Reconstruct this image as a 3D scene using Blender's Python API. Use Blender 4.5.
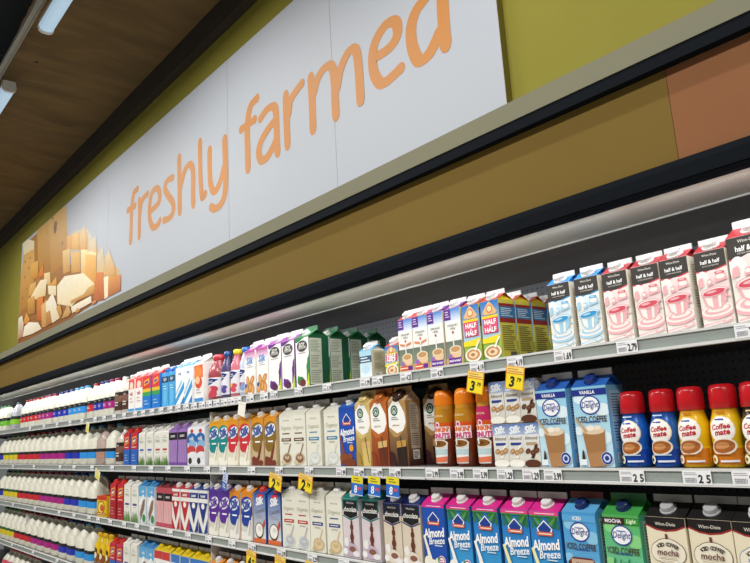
import bpy, math, random
import numpy as np
from mathutils import Matrix, Vector
random.seed(7)
scene = bpy.context.scene
for o in list(bpy.data.objects): bpy.data.objects.remove(o)
col = scene.collection

# ------------------------------------------------------------------ camera
H = 1.60                                   # eye height above the floor
PP = np.array([375.0, 281.5])
VH = np.array([-222.0, 463.0]); VV = np.array([181.0, -3050.0])      # vanishing points along the shelves and upwards
F = math.sqrt(-np.dot(VH-PP, VV-PP))
def _n(v): return v/np.linalg.norm(v)
_X = -_n(np.array([*(VH-PP), F])); _Z = _n(np.array([*(VV-PP), F])); _Y = np.cross(_Z, _X)
RC = np.array([_X, _Y, _Z])                # world = RC @ camera (x right, y down, z forward)
cd = bpy.data.cameras.new('camera'); cam = bpy.data.objects.new('camera', cd); col.objects.link(cam)
cd.sensor_fit = 'HORIZONTAL'; cd.sensor_width = 36; cd.lens = F/750*36; cd.clip_start = .02
m = Matrix.Identity(4)
for i in range(3):
    m[i][0] = RC[i, 0]; m[i][1] = -RC[i, 1]; m[i][2] = -RC[i, 2]
m[2][3] = H
cam.matrix_world = m
scene.camera = cam
def at(px, py, Y):                         # pixel -> point on the vertical plane y = Y
    d = RC @ np.array([px-PP[0], py-PP[1], F]); d = d*Y/d[1]
    return d[0], d[2]+H
def x_at(px, Y, z):                        # x of the point with known y and z that shows at column px
    a = RC.T @ np.array([0, Y, z-H]); b = RC.T @ np.array([1.0, 0, 0]); k = (px-PP[0])/F
    return (a[0]-k*a[2])/(k*b[2]-b[0])

# ------------------------------------------------------------------ world, lights, exposure
w = bpy.data.worlds.new('world'); scene.world = w; w.use_nodes = True
bg = w.node_tree.nodes['Background']; bg.inputs[0].default_value = (.95, .98, 1, 1); bg.inputs[1].default_value = .15
vs = scene.view_settings
vs.view_transform = 'Standard'; vs.look = 'None'; vs.gamma = 1; vs.use_curve_mapping = False; vs.exposure = 0.0
def area(name, loc, sx, sy, power, rot=(0, 0, 0), c=(1, .98, .94)):
    l = bpy.data.lights.new(name, 'AREA'); l.shape = 'RECTANGLE'; l.size = sx; l.size_y = sy; l.energy = power; l.color = c
    o = bpy.data.objects.new(name, l); col.objects.link(o); o.location = loc; o.rotation_euler = rot; return o
FIX_X = [1.51, -.52, -2.55, -4.58, -6.61]   # near ends of the 1.22 m fluorescent fixtures over the aisle
FIX_Y = .925; FIX_Z = H+2.27
for x in FIX_X:
    area('aisle_lamp_light', (x-.61, FIX_Y, FIX_Z-.05), 1.18, .06, 15.5, c=(1, .98, .92))
for x in (1.5, -1.5, -4.5, -7.5):  # added row of fill lights over the aisle, no fixtures built
    area('added_fill_light', (x, -.55, FIX_Z-.05), 1.8, .3, 77, c=(1, .98, .93))
for i in range(5):                          # tubes under the canopy of the cases
    area('canopy_tube_light', (.6-1.9*i-.5, 1.542, H+.492), 1.86, .02, 2.5, rot=(math.radians(22), 0, 0), c=(.93, .97, 1))

# ------------------------------------------------------------------ materials
def lin(c):
    if isinstance(c, str): c = tuple(int(c[i:i+2], 16)/255 for i in (0, 2, 4))
    return tuple(((v+.055)/1.055)**2.4 if v > .04045 else v/12.92 for v in c)
def mat(name, c=None, rough=.5, metal=0, spec=.5, var=.06, scale=40, bump=0, bscale=200, attr=False, emit=0, stretch=None):
    M = bpy.data.materials.new(name); M.use_nodes = True; nt = M.node_tree; b = nt.nodes['Principled BSDF']
    b.inputs['Roughness'].default_value = rough; b.inputs['Metallic'].default_value = metal; b.inputs['Specular IOR Level'].default_value = spec
    tc = nt.nodes.new('ShaderNodeTexCoord'); nz = nt.nodes.new('ShaderNodeTexNoise'); nz.inputs['Scale'].default_value = scale
    if stretch:
        mp = nt.nodes.new('ShaderNodeMapping'); mp.inputs['Scale'].default_value = stretch
        nt.links.new(tc.outputs['Object'], mp.inputs[0]); nt.links.new(mp.outputs[0], nz.inputs['Vector'])
    else: nt.links.new(tc.outputs['Object'], nz.inputs['Vector'])
    mr = nt.nodes.new('ShaderNodeMapRange'); mr.inputs['To Min'].default_value = 1-var; mr.inputs['To Max'].default_value = 1+var
    nt.links.new(nz.outputs[0], mr.inputs['Value'])
    mx = nt.nodes.new('ShaderNodeVectorMath'); mx.operation = 'SCALE'
    if attr:
        a = nt.nodes.new('ShaderNodeAttribute'); a.attribute_name = 'Col'; nt.links.new(a.outputs['Color'], mx.inputs[0])
    else:
        mx.inputs[0].default_value = lin(c)
    nt.links.new(mr.outputs[0], mx.inputs['Scale']); nt.links.new(mx.outputs[0], b.inputs['Base Color'])
    if bump:
        bn = nt.nodes.new('ShaderNodeTexNoise'); bn.inputs['Scale'].default_value = bscale; nt.links.new(tc.outputs['Object'], bn.inputs['Vector'])
        bp = nt.nodes.new('ShaderNodeBump'); bp.inputs['Strength'].default_value = bump; bp.inputs['Distance'].default_value = .002
        nt.links.new(bn.outputs[0], bp.inputs['Height']); nt.links.new(bp.outputs[0], b.inputs['Normal'])
    if emit:
        b.inputs['Emission Color'].default_value = (*lin(c), 1); b.inputs['Emission Strength'].default_value = emit
    return M
def dots(name, c, hole, pitch, rad, rough=.5, metal=0):       # perforated sheet: a grid of small round holes
    M = mat(name, c, rough, metal); nt = M.node_tree; b = nt.nodes['Principled BSDF']
    tc = nt.nodes.new('ShaderNodeTexCoord'); vm = nt.nodes.new('ShaderNodeVectorMath'); vm.operation = 'SCALE'; vm.inputs['Scale'].default_value = 1/pitch
    fr = nt.nodes.new('ShaderNodeVectorMath'); fr.operation = 'FRACTION'; sb = nt.nodes.new('ShaderNodeVectorMath'); sb.operation = 'SUBTRACT'; sb.inputs[1].default_value = (.5, .5, .5)
    sep = nt.nodes.new('ShaderNodeSeparateXYZ'); nt.links.new(tc.outputs['Object'], vm.inputs[0]); nt.links.new(vm.outputs[0], fr.inputs[0]); nt.links.new(fr.outputs[0], sb.inputs[0]); nt.links.new(sb.outputs[0], sep.inputs[0])
    cmb = nt.nodes.new('ShaderNodeCombineXYZ'); nt.links.new(sep.outputs[0], cmb.inputs[0])
    nt.links.new(sep.outputs[1 if 'honey' in name else 2], cmb.inputs[1])
    ln = nt.nodes.new('ShaderNodeVectorMath'); ln.operation = 'LENGTH'; nt.links.new(cmb.outputs[0], ln.inputs[0])
    lt = nt.nodes.new('ShaderNodeMath'); lt.operation = 'LESS_THAN'; lt.inputs[1].default_value = rad; nt.links.new(ln.outputs['Value'], lt.inputs[0])
    mx = nt.nodes.new('ShaderNodeMix'); mx.data_type = 'RGBA'; nt.links.new(lt.outputs[0], mx.inputs['Factor'])
    src = b.inputs['Base Color'].links[0].from_socket; nt.links.new(src, mx.inputs['A']); mx.inputs['B'].default_value = (*lin(hole), 1)
    nt.links.new(mx.outputs['Result'], b.inputs['Base Color'])
    return M
M = dict(
    wall=mat('green_wall_paint', '898234', .8, spec=.2, scale=3, var=.08, bump=.15, bscale=120),
    sign=mat('white_sign_panel', 'afb4be', .55, var=.015, scale=2),
    sign_edge=mat('olive_sign_edge', '6c611e', .6),
    ink=mat('orange_sign_ink', 'c07f3c', .55, var=.02, scale=5),
    print_=mat('sign_photo_print', attr=True, rough=.5, var=.10, scale=22),
    ledge=mat('grey_ledge_paint', '7a7864', .75, spec=.2, scale=6, var=.05),
    black=mat('black_trim', '0b1017', .75, spec=.08, scale=8, var=.15),
    brown=mat('tan_fascia_panel', '735d2c', .8, spec=.12, scale=5, var=.05, bump=.1, bscale=150),
    peach=mat('peach_fascia_panel', '865a3c', .8, spec=.12, scale=5, var=.05, bump=.1, bscale=150),
    wall_top_shade=mat('dark_wall_top_shade', '2e2620', .8, scale=6, var=.2),
    ceiling=mat('brown_insulation', '6a5534', .95, scale=5, var=.55, bump=1, bscale=18, stretch=(1.6, .35, 1)),  # streaked light and dark tones painted in for the shading of the wrinkles
    deck=mat('dark_blue_deck', '252c33', .7),
    floor=mat('pale_floor_tile', 'b9b2a4', .35, scale=4),
    honey=dots('honeycomb_air_grille', 'f2f2ea', 'bab9b0', .006, .33),
    perf=dots('perforated_back_panel', '84868c', '4a4c50', .022, .15, rough=.4, metal=.1),
    inner=mat('case_top_steel', '9c9692', .30, metal=.35, var=.12, scale=5, stretch=(1, 8, 8)),
    white=mat('white_enamel', 'dcdcd8', .35, var=.03),
    shelf=mat('shelf_steel', '7a7a78', .4, metal=.4, var=.06),
    chan=mat('channel_plastic', 'd8d9d8', .25, var=.03, scale=10),
    insert=mat('channel_insert', '98a09c', .3, var=.10, scale=30, stretch=(1, 1, 6)),
    galv=mat('galvanised_steel', 'b4b4ae', .45, metal=.15, var=.1),
    lens=mat('lamp_lens', '9fb8cc', .3, emit=.8, var=.25, scale=90),
    board=mat('printed_paperboard', attr=True, rough=.42, spec=.4, var=.03, scale=60, bump=.04, bscale=400),
    plastic=mat('printed_plastic', attr=True, rough=.22, spec=.5, var=.02, scale=30),
    milk=mat('milk_jug_plastic', 'e4e2d2', .38, var=.03, scale=18, bump=.03, bscale=60),
    paper=mat('tag_paper', attr=True, rough=.6, var=.02, scale=80),
)

# ------------------------------------------------------------------ helpers
def link(name, me, m=None, parent=None, smooth=False):
    if m is not None: me.materials.append(m)
    if smooth: me.polygons.foreach_set('use_smooth', [True]*len(me.polygons))
    o = bpy.data.objects.new(name, me); col.objects.link(o); o.parent = parent; return o
def empty(name, loc=(0, 0, 0), rz=0):
    o = bpy.data.objects.new(name, None); col.objects.link(o); o.location = loc; o.rotation_euler.z = rz; o.empty_display_size = .03; return o
def tag(o, label, cat, group=None):
    n = len(label.split())
    if not 4 <= n <= 16: print('LABEL LENGTH', n, label)
    o['label'] = label; o['category'] = cat
    if group: o['group'] = group
    return o
def struct(o): o['kind'] = 'structure'; return o
class MB:
    def __init__(s): s.v = []; s.f = []; s.c = []
    def poly(s, pts, c=None):
        i = len(s.v); s.v += [tuple(p) for p in pts]; s.f.append(tuple(range(i, i+len(pts))))
        c = c if c is not None else (1, 1, 1)
        if c and isinstance(c[0], (tuple, list)): s.c += [tuple(x) for x in c]
        else: s.c += [tuple(c)]*len(pts)
    def grid(s, rows, c=None, closed=False):           # rows of points joined into quads
        i = len(s.v); n = len(rows[0])
        for k, r in enumerate(rows):
            s.v += [tuple(p) for p in r]; cc = c[k] if isinstance(c, list) else (c or (1, 1, 1)); s.c += [tuple(cc)]*n
        for a in range(len(rows)-1):
            for b in range(n if closed else n-1):
                b2 = (b+1) % n; s.f.append((i+a*n+b, i+a*n+b2, i+(a+1)*n+b2, i+(a+1)*n+b))
    def box(s, a, b, c=None):
        (x0, y0, z0), (x1, y1, z1) = a, b
        i = len(s.v); s.v += [(x0, y0, z0), (x1, y0, z0), (x1, y1, z0), (x0, y1, z0), (x0, y0, z1), (x1, y0, z1), (x1, y1, z1), (x0, y1, z1)]
        s.c += [tuple(c or (1, 1, 1))]*8
        for q in ((0, 3, 2, 1), (4, 5, 6, 7), (0, 1, 5, 4), (1, 2, 6, 5), (2, 3, 7, 6), (3, 0, 4, 7)): s.f.append(tuple(i+k for k in q))
    def prism(s, prof, x0, x1, c=None):                # closed (y,z) profile extruded along x
        n = len(prof)
        s.grid([[(x0, y, z) for y, z in prof], [(x1, y, z) for y, z in prof]], c, closed=True)
        s.poly([(x0, y, z) for y, z in prof], c); s.poly([(x1, y, z) for y, z in prof[::-1]], c)
    def tube(s, path, r, n=8, c=None):
        rows = []
        for k, p in enumerate(path):
            p = Vector(p); d = (Vector(path[min(k+1, len(path)-1)])-Vector(path[max(k-1, 0)])).normalized()
            u = d.cross(Vector((0, 1, 0)));
            if u.length < .1: u = d.cross(Vector((1, 0, 0)))
            u.normalize(); v = d.cross(u); rr = r[k] if isinstance(r, (list, tuple)) else r
            rows.append([tuple(p+u*rr*math.cos(2*math.pi*j/n)+v*rr*math.sin(2*math.pi*j/n)) for j in range(n)])
        s.grid(rows, c, closed=True); s.poly(rows[0][::-1], c); s.poly(rows[-1], c)
    def lathe(s, prof, n=24, sy=1, c=None):            # prof: (z, r[, colour])
        rows = []; cs = []
        for p in prof:
            rows.append([(p[1]*math.cos(2*math.pi*j/n), sy*p[1]*math.sin(2*math.pi*j/n), p[0]) for j in range(n)]); cs.append(p[2] if len(p) > 2 else (c or (1, 1, 1)))
        s.grid(rows, cs, closed=True); s.poly(rows[0][::-1], cs[0]); s.poly(rows[-1], cs[-1])
    def mesh(s, name):
        me = bpy.data.meshes.new(name); me.from_pydata(s.v, [], s.f)
        a = me.color_attributes.new('Col', 'FLOAT_COLOR', 'POINT')
        buf = np.ones((len(s.v), 4), dtype=np.float32); buf[:, :3] = np.array(s.c, dtype=np.float32).reshape(-1, 3)
        a.data.foreach_set('color', buf.ravel()); me.update(); return me
    def build(s, name, m, parent=None, smooth=False): return link(name, s.mesh(name), m, parent, smooth)
def simple(name, a, b, m, parent=None):
    k = MB(); k.box(a, b); return k.build(name, m, parent)
def children(o): return [c for c in bpy.data.objects if c.parent == o]
KIDS = {}
def copy_tree(o):
    c = o.copy(); col.objects.link(c)
    for ch in KIDS[o.name]:
        d = ch.copy(); col.objects.link(d); d.parent = c
        for g in KIDS.get(ch.name, []):
            e = g.copy(); col.objects.link(e); e.parent = d
    return c

# lettering as flat mesh, from Blender's built-in font
_tc = {}
def glyphs(s, bold=0, shear=0):
    k = (s, bold, shear)
    if k not in _tc:
        cu = bpy.data.curves.new('lettering', 'FONT'); cu.body = s; cu.size = 1; cu.align_x = 'CENTER'; cu.resolution_u = 2; cu.shear = shear; cu.offset = bold; cu.fill_mode = 'FRONT'
        ob = bpy.data.objects.new('lettering', cu); col.objects.link(ob)
        dg = bpy.context.evaluated_depsgraph_get(); me = bpy.data.meshes.new_from_object(ob.evaluated_get(dg))
        v = np.array([tuple(x.co[:2]) for x in me.vertices]); f = [tuple(p.vertices) for p in me.polygons]
        bpy.data.objects.remove(ob); bpy.data.curves.remove(cu); bpy.data.meshes.remove(me)
        v[:, 0] -= (v[:, 0].min()+v[:, 0].max())/2; z0 = v[:, 1].min(); v[:, 1] -= (z0+v[:, 1].max())/2
        _tc[k] = (v/.70, f)                            # capitals come out 1 high
    return _tc[k]
def clip(pts, x0, x1, z0, z1):
    for ax, lim, sg in ((0, x0, 1), (0, x1, -1), (1, z0, 1), (1, z1, -1)):
        out = []
        for i in range(len(pts)):
            a, b = pts[i-1], pts[i]; da, db = sg*(a[ax]-lim), sg*(b[ax]-lim)
            if (da >= 0) != (db >= 0):
                t = da/(da-db); out.append(tuple(a[j]+t*(b[j]-a[j]) for j in (0, 1)))
            if db >= 0: out.append(b)
        pts = out
        if len(pts) < 3: return []
    return pts
class Print:
    """flat print laid on a face in layers; u across (-.5 .5), v up (0 1)"""
    def __init__(s, w, h, fmap, eps=.00018, cell=None):
        s.mb = MB(); s.w = w; s.h = h; s.map = fmap; s.l = 0; s.eps = eps; s.cell = cell
    def P(s, x, z): return s.map(x, z, s.l*s.eps)
    def _add(s, pts, c):
        pts = clip(pts, -s.w/2+.0006, s.w/2-.0006, .0006, s.h-.0006)
        if pts and s.cell:                     # curved face: cut into small cells that follow it
            xs = [p[0] for p in pts]; zs = [p[1] for p in pts]; cs = s.cell
            for i in range(int((max(xs)-min(xs))/cs)+1):
                x0 = min(xs)+i*cs; st = clip(pts, x0, x0+cs, -1, 1)
                for j in range(int((max(zs)-min(zs))/(2*cs))+1):
                    z0 = min(zs)+j*2*cs; q = clip(st, -1, 1, z0, z0+2*cs) if st else []
                    if len(q) > 2: s.mb.poly([s.P(*p) for p in q], c)
        elif pts: s.mb.poly([s.P(*p) for p in pts], c)
    def r(s, u0, v0, u1, v1, c, c2=None):
        s.l += 1; x0, x1, z0, z1 = u0*s.w, u1*s.w, v0*s.h, v1*s.h; c = lin(c); c2 = lin(c2) if c2 else c
        lim = s.w/2-.0006; x0 = max(x0, -lim); x1 = min(x1, lim); z0 = max(z0, .0006); z1 = min(z1, s.h-.0006)
        nx = max(1, int((x1-x0)/s.cell)+1) if s.cell else 1; nz = max(1, int((z1-z0)/s.cell)+1) if s.cell else 1
        if s.cell is None and c2 != c: nz = 2
        rows = []; cs = []
        for k in range(nz+1):
            t = k/nz; rows.append([s.P(x0+(x1-x0)*j/nx, z0+(z1-z0)*t) for j in range(nx+1)]); cs.append(tuple(a+(b-a)*t for a, b in zip(c, c2)))
        s.mb.grid(rows, cs)
    def e(s, u, v, ru, rv, c, rot=0, n=18, inner=0):     # ellipse (both radii in widths); inner > 0 makes a ring
        s.l += 1; c = lin(c); cx, cz, a, b = u*s.w, v*s.h, ru*s.w, rv*s.w; cr, sr = math.cos(rot), math.sin(rot)
        def pt(k, q): x, z = a*q*math.cos(2*math.pi*k/n), b*q*math.sin(2*math.pi*k/n); return (cx+x*cr-z*sr, cz+x*sr+z*cr)
        qs = [inner, 1] if inner else ([0, 1] if not s.cell else [0, .25, .5, .75, 1])
        for q0, q1 in zip(qs, qs[1:]):
            if q0 == 0 and not s.cell: s._add([pt(k, 1) for k in range(n)], c)
            else:
                for k in range(n): s._add([pt(k, q0), pt(k, q1), pt(k+1, q1), pt(k+1, q0)] if q0 else [pt(k, q1), pt(k+1, q1), (cx, cz)], c)
    def g(s, pts, c): s.l += 1; s._add([(u*s.w, v*s.h) for u, v in pts], lin(c))
    def t(s, txt, u, v, h, c, bold=.02, sh=0, mw=.9, rot=0):      # h: capital height as a share of the width
        s.l += 1; V, Fc = glyphs(txt, bold, sh); k = h*s.w; wd = (V[:, 0].max()-V[:, 0].min())*k; kx = k*min(1, mw*s.w/wd)
        cr, sr = math.cos(rot), math.sin(rot); i = len(s.mb.v); c = lin(c)
        for x, z in V:
            x, z = x*kx, z*k; s.mb.v.append(s.P(u*s.w+x*cr-z*sr, v*s.h+x*sr+z*cr)); s.mb.c.append(c)
        s.mb.f += [tuple(i+a for a in f) for f in Fc]
    def lines(s, u0, u1, v0, v1, n, c, th=.35, seed=1):            # rows of print too small to read
        rr = random.Random(seed); s.l += 1; c = lin(c)
        for k in range(n):
            z = v0+(v1-v0)*(k+.5)/n; hh = (v1-v0)/n*th/2; e = u1-(u1-u0)*rr.random()*.35
            s._add([(u0*s.w, (z-hh)*s.h), (e*s.w, (z-hh)*s.h), (e*s.w, (z+hh)*s.h), (u0*s.w, (z+hh)*s.h)], c)
def facts(p, base, panel='e8e6dc', ink='8a8678', bar=True):       # side panel with a nutrition table
    p.r(-.5, 0, .5, 1, base)
    if panel:
        p.r(-.36, .22, .36, .93, panel); p.lines(-.3, .3, .6, .9, 9, ink); p.lines(-.3, .3, .3, .55, 7, ink, seed=2)
        if bar: p.r(-.3, .05, .16, .17, 'f2f0ea'); p.lines(-.27, .13, .06, .16, 5, '3a3a3a', seed=5)

# ------------------------------------------------------------------ the setting
D = 1.55                                   # camera to the shelf fronts
XL, XR = -11.0, 3.0
struct(simple('floor', (XL, -3.0, -.05), (XR, 2.4, 0), M['floor']))
struct(simple('wall_back', (XL, 1.75, 2.50), (XR, 1.85, H+2.62), M['wall']))
# dark strip put in for the shadow where the insulation meets the wall
struct(simple('trim_1', (XL, 1.69, H+2.265), (XR, 1.75, H+2.62), M['wall_top_shade']))['label'] = 'dark strip for the shade along the top of the green wall'
# sagging, wrinkled insulation under the roof
k = MB(); rows = []; rr = random.Random(3)
wr = [(rr.uniform(XL, XR), rr.uniform(.012, .04), rr.uniform(.006, .022), rr.uniform(-.5, .5), rr.uniform(0, 6)) for _ in range(150)]
ny = 34; nx = 700
for j in range(ny+1):
    y = .865+(1.70-.865)*j/ny; row = []; fade = min(1, max(.12, (1.66-y)/.3))
    for i in range(nx+1):
        x = XL+(XR-XL)*i/nx; z = 0
        for wx, ww, wd, sl, ph in wr:
            d = (x-wx-sl*(y-1.2)-.05*math.sin(4*y+ph))/ww
            if abs(d) < 3: z -= wd*math.exp(-d*d)*(.6+.4*math.sin(5*y+ph))
        z += .015*math.sin(2.3*x+y*3)+.012*math.sin(5.1*x-4*y)
        row.append((x, y, H+2.412+(z+.015)*fade))
    rows.append(row)
k.grid(rows); struct(k.build('ceiling', M['ceiling'], smooth=True))
ce = struct(empty('ceiling', (0, 0, H+2.95)))
def rel(o, par): o.parent = par; o.matrix_parent_inverse = Matrix.Translation(-Vector(par.location)); return o
rel(simple('roof_deck', (XL, -3.0, H+2.95), (XR, 1.75, H+3.0), M['deck']), ce)
for i in range(24): rel(simple('deck_rib', (XL, -.4+i*.05, H+2.92), (XR, -.378+i*.05, H+2.95), M['deck']), ce)
k = MB(); k.tube([(-4.55, .3, H+2.52), (-4.5, .8, H+2.43), (-4.42, 1.05, H+2.40)], .008); rel(k.build('hanger_rod', M['deck']), ce)

# ------------------------------------------------------------------ fascia above the cases
t = struct(empty('trim_2', (0, 1.5, H+.79)))
rel(simple('ledge_face', (XL, 1.50, H+.822), (XR, 1.56, H+.879), M['ledge']), t)
rel(simple('ledge_top', (XL, 1.56, H+.862), (XR, 1.75, H+.879), M['ledge']), t)
rel(simple('black_edge', (XL, 1.503, H+.789), (XR, 1.56, H+.822), M['black']), t)
wf = struct(empty('wall_fascia', (0, 1.53, H+.5)))
seams = [XR, -.70, -4.32, -7.9, XL]
for i in range(4):
    o = rel(simple('fascia_panel', (seams[i+1]+.0006, 1.53, H+.54), (seams[i]-.0006, 1.56, H+.79), M['peach'] if i == 0 else M['brown']), wf)
    if i == 0: o['label'] = 'peach orange fascia panel'
t = struct(empty('trim_3', (0, 1.515, H+.5)))
k = MB(); k.prism([(1.515, H+.508), (1.522, H+.500), (1.545, H+.500), (1.545, H+.56), (1.518, H+.56), (1.515, H+.545)], XL, XR); rel(k.build('trim_moulding', M['black']), t)
k = MB(); k.prism([(1.512, H+.511), (1.515, H+.511), (1.515, H+.514), (1.512, H+.514)], XL, XR); rel(k.build('trim_bead', M['black']), t)

# ------------------------------------------------------------------ the sign
SY = 1.72
def sp(px, py): return at(px, py, SY)
sg = empty('wall_sign', (-4.42, 1.735, H+.96))
tag(sg, 'long white wall sign reading freshly farmed with a cheese photo', 'sign')
sx = [-7.545, -5.035, -3.186, -2.232, -1.311]
ST = H+2.045
for a, b in zip(sx, sx[1:]):
    rel(simple('sign_panel', (a+.0012, SY, H+.90), (b-.0012, 1.735, ST), M['sign']), sg)
rel(simple('sign_edge', (sx[0]+.002, 1.735, H+.90), (sx[-1]-.0005, 1.7499, ST-.001), M['sign_edge']), sg)
rel(simple('edge_strip', (sx[-1]-.001, SY+.0005, H+.90), (sx[-1]+.0005, 1.7499, ST), M['sign_edge']), sg)
def spline(pts, n=7):
    out = []; P = [pts[0]]+list(pts)+[pts[-1]]
    for i in range(1, len(P)-2):
        for q in range(n):
            t = q/n; a, b, c, d = (np.array(P[i+j], float) for j in (-1, 0, 1, 2))
            out.append(.5*(2*b+(c-a)*t+(2*a-5*b+4*c-d)*t*t+(3*b-a-3*c+d)*t**3))
    out.append(np.array(pts[-1], float)); return out
c1 = lambda x, y: sp(120+x/4.692, 130+y/4.692)
c2 = lambda x, y: sp(235+x/4.692, 50+y/4.692)
c3 = lambda x, y: sp(340+x/4.692, y/4.692)
LET = [
 ('f', c1, [[(50, 524), (52, 470), (54, 400), (58, 340), (66, 295), (82, 277)], [(38, 377), (71, 356)]], .054),
 ('r', c1, [[(90, 502), (91, 440), (92, 375), (91, 328)], [(93, 392), (100, 345), (112, 318), (129, 300)]], .052),
 ('e', c1, [[(141, 382), (165, 362), (185, 332), (185, 290), (172, 274), (152, 292), (141, 340), (138, 390), (144, 435), (158, 457), (175, 448), (187, 426)]], .052),
 ('s', c1, [[(248, 224), (232, 230), (216, 250), (212, 280), (228, 310), (248, 340), (251, 375), (240, 404), (222, 419), (207, 424)]], .052),
 ('h', c1, [[(281, 386), (280, 300), (279, 210), (278, 128)], [(283, 275), (298, 210), (318, 168), (335, 166), (343, 200), (343, 280), (344, 351)]], .052),
 ('l', c1, [[(375, 54), (376, 150), (379, 250), (386, 315), (401, 300)]], .050),
 ('y', c1, [[(421, 92), (421, 180), (425, 250), (438, 286), (455, 278), (475, 230), (489, 175)], [(491, 40), (494, 130), (497, 230), (490, 310), (470, 352), (446, 369), (428, 362)]], .052),
 ('f', c2, [[(62, 560), (60, 480), (58, 400), (62, 320), (72, 268), (88, 242), (103, 227)], [(30, 373), (60, 350), (92, 327)]], .052),
 ('a', c2, [[(120, 322), (150, 280), (178, 265), (191, 285), (195, 350), (197, 430), (201, 484)], [(188, 330), (155, 372), (125, 424), (112, 470), (116, 506), (129, 518), (150, 503), (175, 463), (192, 425)]], .050),
 ('r', c2, [[(238, 210), (240, 290), (244, 380), (247, 450)], [(250, 308), (258, 245), (280, 203), (313, 158)]], .050),
 ('m', c2, [[(355, 126), (360, 200), (364, 290), (367, 376)], [(370, 205), (385, 143), (410, 97), (440, 73), (459, 88), (467, 150), (470, 230), (474, 312)], [(478, 185), (492, 104), (513, 45), (540, 2), (562, -3), (574, 25), (582, 105), (587, 185), (590, 240)]], .050),
 ('e', c3, [[(160, 272), (205, 246), (245, 210), (268, 165), (268, 118), (250, 101), (215, 117), (178, 170), (157, 230), (153, 290), (161, 345), (187, 388), (215, 384), (250, 355), (285, 321)]], .053),
 ('d', c3, [[(478, -60), (440, -60), (392, 2), (358, 50), (338, 105), (333, 160), (342, 228), (365, 278), (390, 279), (420, 250), (446, 203), (468, 150)], [(462, -420), (470, -250), (479, -60), (484, 60), (490, 150), (497, 215)]], .056),
]
for ch, cf, strokes, wd in LET:
    k = MB()
    for si, st in enumerate(strokes):
        pl = spline([cf(*q) for q in st]); y = SY-.0008-.0003*si; L = []; Rr = []
        for i, p in enumerate(pl):
            d = pl[min(i+1, len(pl)-1)]-pl[max(i-1, 0)]; d = d/(np.linalg.norm(d)+1e-9); nrm = np.array([-d[1], d[0]])
            hw = wd/2*(.80+.28*abs(d[1]))                  # uprights a little heavier than the curves' tops
            L.append((p+nrm*hw)); Rr.append((p-nrm*hw))
        k.grid([[(q[0], y, q[1]) for q in L], [(q[0], y, q[1]) for q in Rr]])
        for e in (0, -1):
            k.poly([(pl[e][0]+.47*wd*math.cos(a*math.pi/8), y-.0001, pl[e][1]+.47*wd*math.sin(a*math.pi/8)) for a in range(16)])
    rel(k.build('letter', M['ink']), sg)['label'] = 'orange letter '+ch
# printed photograph of cut cheese on the end panel of the sign
k = MB(); cz = lambda x, y: sp(10+x/3.883, 200+y/3.883); lay = [0]
def cp(pts, c, c2=None):
    lay[0] += 1; q = [cz(*p) for p in pts]; zs = [p[1] for p in q]; z0, z1 = min(zs), max(zs); a = lin(c); b = lin(c2 or c)
    q = [(max(p[0], sx[0]+.004), min(max(p[1], H+.905), ST-.004)) for p in q]
    k.poly([(p[0], SY-.0004-.00012*lay[0], p[1]) for p in q], [tuple(u+(v-u)*(p[1]-z0)/(z1-z0+1e-6) for u, v in zip(a, b)) for p in q])
def ce_(x, y, rx, ry, c, rot=0): cp([(x+rx*math.cos(a*math.pi/8)*math.cos(rot)-ry*math.sin(a*math.pi/8)*math.sin(rot), y+rx*math.cos(a*math.pi/8)*math.sin(rot)+ry*math.sin(a*math.pi/8)*math.cos(rot)) for a in range(16)], c)
cp([(40, 300), (100, 255), (215, 240), (330, 300), (345, 392), (190, 490), (30, 560)], '8a5522', 'b07a3a')
cp([(350, 200), (300, 110), (245, 120), (225, 200), (330, 310), (430, 330), (425, 270)], 'c9a468', 'c4bfb2')
cp([(72, 160), (108, 128), (112, 275), (92, 330), (72, 330)], '8a5c20', 'a8762c')
cp([(106, 118), (219, 8), (223, 160), (216, 250), (150, 300), (110, 275)], 'a06a1e', 'cf9f4c')
cp([(150, 85), (219, 8), (223, 160), (216, 245), (160, 290)], 'b57c28', 'd6a858')
ce_(176, 107, 6, 24, '7e4f18', .05); ce_(166, 68, 3, 9, '8a5a20', .05); ce_(204, 168, 3, 8, '8f6424'); ce_(178, 90, 7, 8, '93641f')
cp([(55, 205), (95, 172), (97, 300), (66, 415), (36, 445), (43, 300)], 'a8742c', 'd0a25a')
cp([(50, 160), (70, 137), (96, 160), (93, 190), (54, 214)], 'd9c596', 'efe6cf')
for x, y in ((60, 240), (74, 265), (58, 300), (80, 225), (66, 345), (50, 380)): ce_(x, y, 3, 5, '9a6a2a')
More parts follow.
